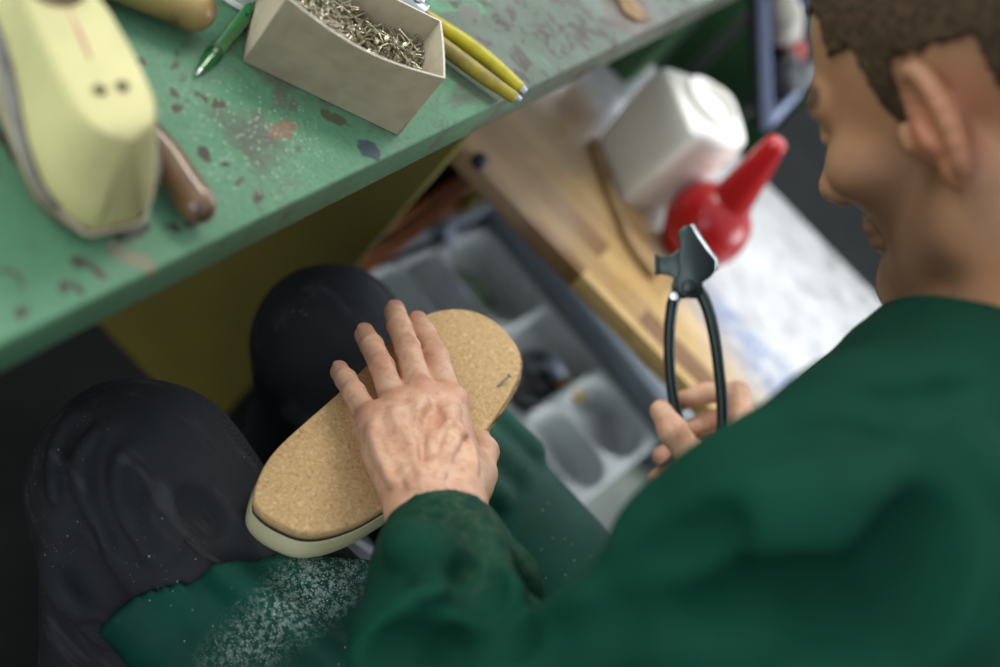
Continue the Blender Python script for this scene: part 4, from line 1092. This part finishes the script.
T.F = T.F+(.0022*wob(X, Y, W, 45, 2)).astype(np.float32)
TF0 = T.F.copy()
V, Q = T.mesh(1); add('jeans', V, Q, JN.m, person)

# ---- apron: a split leather-green apron lying on the thighs
AP = NT('green_apron_leather')
apc = AP.mix(AP.step(AP.noise(10, 4), .3, .7), (8, 58, 47), (14, 80, 66))
sxa = AP.noise(18, 4); du = AP.step(sxa, .52, .68)
apc = AP.mix(AP.specks(300, .2, .10), apc, (150, 160, 150))
P_ = Z(292, 606, .50)-A(0, -.33, 0); dd_ = Z(240, 650, .5)-Z(335, 572, .5); dang = math.atan2(dd_[1], dd_[0]); mp = AP.n.new('ShaderNodeMapping'); mp.vector_type = 'TEXTURE'; mp.inputs['Location'].default_value = tuple(P_); mp.inputs['Rotation'].default_value = (0, 0, dang); mp.inputs['Scale'].default_value = (.085, .034, .2)
AP.link(AP.co, mp.inputs['Vector']); ln = AP.n.new('ShaderNodeVectorMath'); ln.operation = 'LENGTH'; AP.link(mp.outputs[0], ln.inputs[0])
dz = AP.step(ln.outputs['Value'], 1.0, .15)
apc = AP.mix(AP.math('MULTIPLY', dz, AP.step(AP.noise(240, 4, .75), .46, .62)), apc, (150, 170, 162))
apc = AP.mix(AP.specks(700, .38, .5, dz), apc, (214, 222, 214))
AP.col(apc); AP.set(rough=.65, spec=.2); AP.bump(AP.noise(60, 4), .2, .003)
TF = np.minimum(TPRE, 1)
for nme, keep in (('left', 0), ('right', 1)):
    G = SDF(T.x, T.y, T.z); X, Y, W = G.x[:, None, None], G.y[None, :, None], G.z[None, None, :]
    sh = TF-.0068
    if keep == 0:
        e0, e1, e2 = Z(122, 602, .47), Z(205, 577, .51), Z(362, 580, .50)
        # edge: arc through the three points, apron on the hip side
        yy = np.interp(X, [e0[0]-.03, e0[0], (e0[0]+e1[0])/2, e1[0], (e1[0]+e2[0])/2, e2[0], e2[0]+.05], [e0[1]-.03, e0[1], (e0[1]+e1[1])/2+.010, e1[1]+.004, (e1[1]+e2[1])/2+.010, e2[1], e2[1]-.03])
        d = np.maximum(sh, Y-yy); d = np.maximum(d, X-.012); d = np.maximum(d, .425-W+(X+.12)*.25)
        e3 = Z(133, 667, .455); ee = (e3-e0)[:2]/np.linalg.norm((e3-e0)[:2]); d = np.maximum(d, (X-e0[0])*ee[1]-(Y-e0[1])*ee[0])
    else:
        yr = .02+.0*X
        d = np.maximum(sh, Y-yr); d = np.maximum(d, .02-X); d = np.maximum(d, .385-W)
    G.F = (d+0*TF).astype(np.float32)
    V, Q = G.mesh(1)
    add('apron_panel', V, Q, AP.m, person)

# ---- shoes
for an in (ANL, ANR):
    g = SDF(axis([(an[0]-.07, an[0]+.07, .005)]), axis([(an[1]-.12, an[1]+.24, .005)]), axis([(0, .16, .005)]))
    g.chain([an+A(0, -.055, -.05), an+A(0, .05, -.05), an+A(0, .15, -.058)], [.038, .043, .030], .02); g.cone(an+A(0, -.02, .0), an+A(0, -.03, .045), .044, .046, .03); g.half((0, 0, .001), (0, 0, -1))
    g.cone(an+A(0, -.02, .03), an+A(0, -.03, .07), .036, .04, .004, 's')
    V, Q = g.mesh(1); add('work_shoe', V, Q, simple('black_shoe', (24, 22, 22), .5), person)

# ---- coat
CT = NT('green_work_coat')
cc_ = CT.mix(CT.step(CT.noise(7, 4), .3, .7), (5, 48, 35), (8, 60, 44))
wl = WRL-A(0, -.33, 0); mp = CT.n.new('ShaderNodeMapping'); mp.vector_type = 'TEXTURE'; mp.inputs['Location'].default_value = tuple(wl+A(-.02, -.02, .04)); mp.inputs['Scale'].default_value = (.08, .08, .06)
CT.link(CT.co, mp.inputs['Vector']); ln = CT.n.new('ShaderNodeVectorMath'); ln.operation = 'LENGTH'; CT.link(mp.outputs[0], ln.inputs[0])
cc_ = CT.mix(CT.math('MULTIPLY', CT.step(ln.outputs['Value'], 1.0, .3, 0, .55), CT.step(CT.noise(110, 5, .75), .35, .85)), cc_, (92, 100, 76))
CT.col(cc_); CT.set(rough=.8, spec=.12); CT.bump(CT.noise(1100, 2), .12, .0005); CT.bump(CT.noise(16, 4, .45, .8), .30, .012)
C = SDF(axis([(-.44, .44, .0036)]), axis([(-.58, .03, .0036)]), axis([(.36, 1.06, .0036)]))
C.ell(PEL+A(0, 0, .0), (.185, .135, .13), k=0); C.cone(PEL, ABD, .135, .13, .06); C.cone(ABD, CHE, .13, .135, .06); C.cone(CHE, A(.03, -.262, .885), .128, .09, .06)
C.cone(A(.03, -.262, .875), SHL, .078, .070, .05); C.cone(A(.03, -.262, .89), SHR, .085, .070, .05)
C.chain([SHL, SHL*.5+ELL*.5, ELL], [.072, .064, .056], .03)
C.chain([D(690, 550, .64), D(780, 498, .625), D(870, 452, .64), D(960, 430, .68)], [.031, .028, .036, .05], .04)
FA = (WRL-ELL)/np.linalg.norm(WRL-ELL)
cuffL = WRL+FA*.006
C.chain([ELL, ELL*.55+cuffL*.45, ELL*.2+cuffL*.8, cuffL+FA*.02], [.055, .050, .038, .0285], .022)
C.chain([SHR, SHR*.5+ELR*.5, ELR], [.070, .064, .060], .03)
FB = (WRR-ELR)/np.linalg.norm(WRR-ELR); cuffR = WRR-FB*.008
C.chain([ELR, ELR*.5+cuffR*.5, cuffR+FB*.02], [.060, .052, .042], .03)
# lap flap of the coat

# folds on the near sleeve and shoulder
Lp = np.cross(FA, A(0, 0, 1)); Lp /= np.linalg.norm(Lp); Lu = np.cross(Lp, FA)
if Lu[2] < 0: Lu = -Lu
FL = np.linalg.norm(WRL-ELL)
def onarm(s, a, off=0.):
    p = ELL+(WRL-ELL)*s; r = float(np.interp(s, [0, .45, .8, 1.05], [.056, .053, .045, .0385]))+off
    return p+(Lp*math.sin(a)+Lu*math.cos(a))*r
for s0, a0, s1, a1, r in ((.62, -.8, .34, .5, .008), (.42, -1.0, .20, .3, .010), (.55, .2, .30, 1.3, .008), (.30, .4, .10, 1.4, .010), (.78, .5, .60, 1.4, .005), (.80, -1.3, .62, -.4, .005), (.2, -1.2, .02, .1, .011)):
    pts_ = [onarm(s0+(s1-s0)*k/5, a0+(a1-a0)*k/5, -.003) for k in range(6)]
    C.chain(pts_, [r*.5]+[r]*4+[r*.5], .018)
for s0, a0, s1, a1, r in ((.50, -.9, .28, .4, .004), (.36, .3, .20, 1.3, .004), (.70, .3, .50, 1.2, .003)):
    pts_ = [onarm(s0+(s1-s0)*k/5, a0+(a1-a0)*k/5, .001) for k in range(6)]; C.chain(pts_, [r]*6, .012, 's')
# sleeve-head seam and shoulder creases of the near arm
for (a, b, c, r) in (((640, 500), (740, 430), (868, 415), .006), ((660, 560), (760, 500), (860, 500), .005), ((560, 640), (680, 590), (760, 600), .005)):
    pass
X, Y, W = C.x[:, None, None], C.y[None, :, None], C.z[None, None, :]
C.F = C.F+(.0035*wob(X, Y, W, 32, 4)+.0012*wob(X, Y, W, 90, 9)).astype(np.float32)
seam = []
ax_u = (SHL-A(.03, -.262, .89)); ax_u /= np.linalg.norm(ax_u); e1 = np.cross(ax_u, A(0, 1, 0)); e1 /= np.linalg.norm(e1); e2 = np.cross(ax_u, e1)
cs_ = SHL-ax_u*.022
for k in range(33):
    a = 2*PI*k/32; seam.append(cs_+(e1*math.cos(a)+e2*math.sin(a))*.0785)
C.chain(seam, [.0035]*33, .008, 's')
C.chain([s+ax_u*.016 for s in seam], [.006]*33, .016)
for ln, r, k, m, sk in (([(628, 560), (680, 512), (745, 474), (800, 452), (858, 446)], (.009), .022, 's', -.001), ([(770, 416), (832, 402), (900, 398), (972, 388)], .004, .010, 's', -.001), ([(640, 540), (700, 496), (760, 464), (850, 428)], .010, .02, 'u', .004),
                       ([(650, 590), (720, 545), (800, 515), (880, 505)], .010, .03, 'u', .004), ([(600, 600), (660, 560), (720, 530)], .007, .02, 's', 0), ([(880, 640), (905, 580), (925, 530)], .008, .025, 's', 0),
                       ([(520, 632), (560, 640), (620, 630), (680, 620)], .008, .02, 's', 0), ([(700, 640), (770, 610), (840, 600)], .008, .025, 's', 0)):
    C.crease(ln, .35, .95, r, k, m, sk)
for ln, r, k, m, sk in (([(404, 616), (440, 604), (494, 599)], .005, .014, 'u', .002), ([(400, 632), (445, 622), (500, 616)], .006, .012, 's', -.001), ([(440, 634), (470, 626), (508, 621)], .005, .012, 'u', .002), ([(362, 664), (385, 645), (408, 624)], .006, .014, 'u', .002),
                       ([(376, 662), (398, 648), (440, 646)], .006, .014, 's', -.001), ([(474, 530), (487, 548), (498, 580), (510, 606)], .005, .014, 'u', .002), ([(462, 548), (476, 576), (484, 592)], .006, .016, 's', 0), ([(400, 540), (430, 548), (462, 566)], .005, .018, 'u', .002),
                       ([(440, 655), (480, 648), (520, 640)], .007, .014, 's', 0)):
    C.crease(ln, .35, .98, r, k, m, sk)
# neck opening, cuffs, hem
C.cone(A(.035, -.245, .93), hd(0, -.03, -.03), .062, .060, .004, 's')
C.half(PEL+A(0, 0, -.085), (0, 0, -1))
def cut(p, d, r):
    """flat end at a cuff and a hollow behind it"""
    r_ = C.sl(p-.09, p+.09); X, Y, W = C.xyz(r_)
    pl_ = (X-p[0])*d[0]+(Y-p[1])*d[1]+(W-p[2])*d[2]
    rad_ = np.sqrt(np.maximum((X-p[0])**2+(Y-p[1])**2+(W-p[2])**2-pl_**2, 0))
    C.F[r_] = np.where((pl_ > 0) & (rad_ < .07) & (pl_ < .085), np.maximum(C.F[r_], pl_), C.F[r_]).astype(np.float32)
    C.cone(p-d*.05, p+d*.01, r+.006, r, .002, 's')
cut(cuffL, FA, .0268); cut(cuffR, FB, .038)
V, Q = C.mesh(1); coat = add('work_coat', V, Q, CT.m, person)
# collar
col_pts = []
nd = hd(0, -.035, -.03)-A(.03, -.25, .90); nd /= np.linalg.norm(nd); q1 = np.cross(nd, A(1, 0, 0)); q1 /= np.linalg.norm(q1); q2 = np.cross(nd, q1); nc0 = A(.032, -.245, .925)
secs = []
for k in range(41):
    a = -2.75+5.5*k/40; dr = q1*math.cos(a)+q2*math.sin(a)
    base = nc0+CR*.018-A(0, 0, .012)+dr*.062+nd*.0; secs.append([base+dr*o+nd*h for o, h in ((.0, .0), (-.004, .028), (-.001, .034), (.006, .030), (.018, .004), (.024, -.010), (.020, -.012), (.010, .002))])
add('collar', *fixn(loft(secs)), CT.m, coat, angle=60)

# ---- stool under him
stl = thing('stool', 'low round wooden work stool under the seated person', 'stool', (0, -.36, 0))
add('seat', *fixn(lathe([(.02, .30), (.165, .30), (.175, .308), (.175, .325), (.168, .335), (.02, .337)], 40)), simple('stool_wood', (120, 92, 60), .5, c2=(96, 72, 46), scale=20), stl, world=False, angle=40)
for a in (.4, 1.97, 3.54, 5.11):
    add('leg', *fixn(tube([(.16*math.cos(a), .16*math.sin(a), 0), (.11*math.cos(a), .11*math.sin(a), .305)], [.014, .018], 14)), simple('stool_leg', (110, 84, 54), .5), stl, world=False, angle=40)

# ================================================================== PINCERS in the right hand
S_ = 1/1262.
pv = D(689, 289, 1.03)
pz = CAM-pv; pz /= np.linalg.norm(pz)
tv = (D(690, 232, 1.03)-D(695, 430, 1.055)); py2 = tv-pz*(tv@pz); py2 /= np.linalg.norm(py2)
_px = np.cross(py2, pz)
pz = np.cross(_px, py2)
pin_o = thing('pincers', 'steel lasting pincers held upright in the right hand', 'pincers', tuple(pv))
BSX = NT('dark_steel'); BSX.col((58, 66, 66)); BSX.set(rough=.32, metal=.75); BSX.bump(BSX.noise(200, 3), .1, .001)
BRT = simple('ground_steel', (210, 214, 218), .25, .9)
def L2(px, py): d = D(px, py, 1.03)-pv; return (d@_px, d@py2)
def L3(px, py, z): a = L2(px, py); return pv+_px*a[0]+py2*a[1]+pz*z
def slab(pts, z0, z1, b=.0012): 
    return fixn(frame(prism([L2(*p) for p in pts], z0, z1, b, 2, True), pv, _px, py2, pz))
def path3(pts, zz): return [L3(p[0], p[1], z) for p, z in zip(pts, zz)]
# arm with the wide jaw (its handle runs down the right)
armA = add('arm', *slab([(677, 233), (684, 226.5), (690, 225), (697, 233), (705, 247), (717, 260), (716, 270), (711, 277), (702, 283), (704, 292), (698, 299), (686, 298), (677, 292), (675, 282), (679, 272), (678, 258), (680, 245)], -.002, .0085), BSX.m, pin_o, angle=35)
hA = catmull([(697, 288), (704, 299), (710, 316), (715, 340), (719, 370), (722, 400), (723, 432), (724, 456)], 4)
zA = np.interp(range(len(hA)), [0, len(hA)-1], [.002, .002])
add('handle', *fixn(tube(path3(hA, zA), np.interp(np.arange(len(hA)), [0, 8, 16, 22, 28], [.0052, .0048, .0045, .0047, .0050]), 14, 1.0, 1.15, up=pz)), BSX.m, armA)
add('jaw_edge', *slab([(690, 225), (693, 224), (701, 236), (709, 248), (718.5, 259.5), (718, 270.5), (714.5, 272), (715, 261), (705, 249), (696, 236)], -.006, .0095, .0008), BRT, armA, angle=35)
# arm with the hammer peen (its handle runs down the left)
armB = add('arm', *slab([(656, 256), (663, 257), (672, 254), (681, 246), (690, 248), (699, 258), (700, 270), (696, 286), (691, 298), (680, 299), (672, 296), (671, 286), (674, 278), (668, 275), (657, 274)], -.0125, -.002), BSX.m, pin_o, angle=35)
hB = catmull([(681, 289), (674, 299), (670.5, 318), (669, 345), (670, 372), (673, 398), (678, 420), (684, 446)], 4)
add('handle', *fixn(tube(path3(hB, [-.004]*len(hB)), np.interp(np.arange(len(hB)), [0, 8, 16, 22, 28], [.0052, .0047, .0043, .0045, .0048]), 14, 1.0, 1.15, up=pz)), BSX.m, armB)
add('hammer_face', *slab([(654.5, 254.5), (658, 254.5), (659, 275.5), (655, 275.5)], -.0145, .001, .0008), BSX.m, armB, angle=35)
add('rivet', *fixn(frame(lathe([(.0058, -.014), (.0058, .0085), (.0048, .0105), (.002, .0112), (.0003, .0113)], 20), L3(689, 287, 0), _px, py2, pz)), BSX.m, pin_o, angle=40)
add('spring_stud', *fixn(frame(lathe([(.004, 0), (.004, .0085), (.003, .010), (.0003, .0102)], 14), L3(674, 296, -.002), _px, py2, pz)), BRT, pin_o, angle=40)
# ================================================================== LIGHT, WORLD, CAMERA
w = bpy.data.worlds.new('room_light'); SC.world = w; w.use_nodes = True
wn_ = w.node_tree; bg = wn_.nodes['Background']
tcw = wn_.nodes.new('ShaderNodeTexCoord'); sw = wn_.nodes.new('ShaderNodeSeparateXYZ'); wn_.links.new(tcw.outputs['Generated'], sw.inputs[0])
rp = wn_.nodes.new('ShaderNodeValToRGB'); wn_.links.new(sw.outputs[2], rp.inputs[0])
rp.color_ramp.elements[0].position = 0.0; rp.color_ramp.elements[0].color = (.20, .22, .23, 1)
rp.color_ramp.elements[1].position = .9; rp.color_ramp.elements[1].color = (.80, .92, 1.0, 1)
wn_.links.new(rp.outputs[0], bg.inputs[0]); bg.inputs[1].default_value = .75
def area(name, loc, target, sx, sy, power, col):
    l = bpy.data.lights.new(name, 'AREA'); l.shape = 'RECTANGLE'; l.size = sx; l.size_y = sy; l.energy = power; l.color = col
    o = bpy.data.objects.new(name, l); COL.objects.link(o); o.location = loc
    o.rotation_euler = (Vector(target)-Vector(loc)).to_track_quat('-Z', 'Y').to_euler(); return o
area('window_daylight', (3.0, -.45, 1.75), (.3, -.2, .6), 2.2, 1.3, 26, (.86, .93, 1.0))
area('window_daylight_front', (-1.0, 2.7, 2.2), (0, 0, .7), 2.0, 1.3, 60, (.93, .98, 1.0))
area('fill_light_back', (1.25, -2.7, 1.5), (.6, 0, .35), 1.8, 1.2, 55, (.90, .96, 1.0))  # unseen fill light, added to brighten the tray under the board
area('fill_light_left', (-2.6, .25, 1.5), (.4, 0, .5), 2.2, 1.5, 22, (.95, .98, 1.0))  # added fill from the camera side for the canister and olive panel
area('ceiling_lamp', (1.2, .75, 2.7), (-.1, .1, .6), 1.2, .5, 22, (1.0, .95, .85))

cd = bpy.data.cameras.new('camera'); cam = bpy.data.objects.new('camera', cd); COL.objects.link(cam)
cam.matrix_world = Matrix([[CR[i], CU[i], -FW[i], CAM[i]] for i in range(3)]+[[0, 0, 0, 1]])
cd.sensor_width = 36; cd.sensor_fit = 'HORIZONTAL'; cd.lens = FPX*36/1000; cd.clip_start = .02
cd.dof.use_dof = True; cd.dof.focus_distance = .875; cd.dof.aperture_fstop = 2.5
SC.camera = cam
SC.view_settings.view_transform = 'Standard'; SC.view_settings.look = 'None'; SC.view_settings.exposure = .32; SC.view_settings.gamma = 1
SC.view_settings.use_curve_mapping = False
SC.cycles.use_denoising = True
SC.cycles.max_bounces = 6
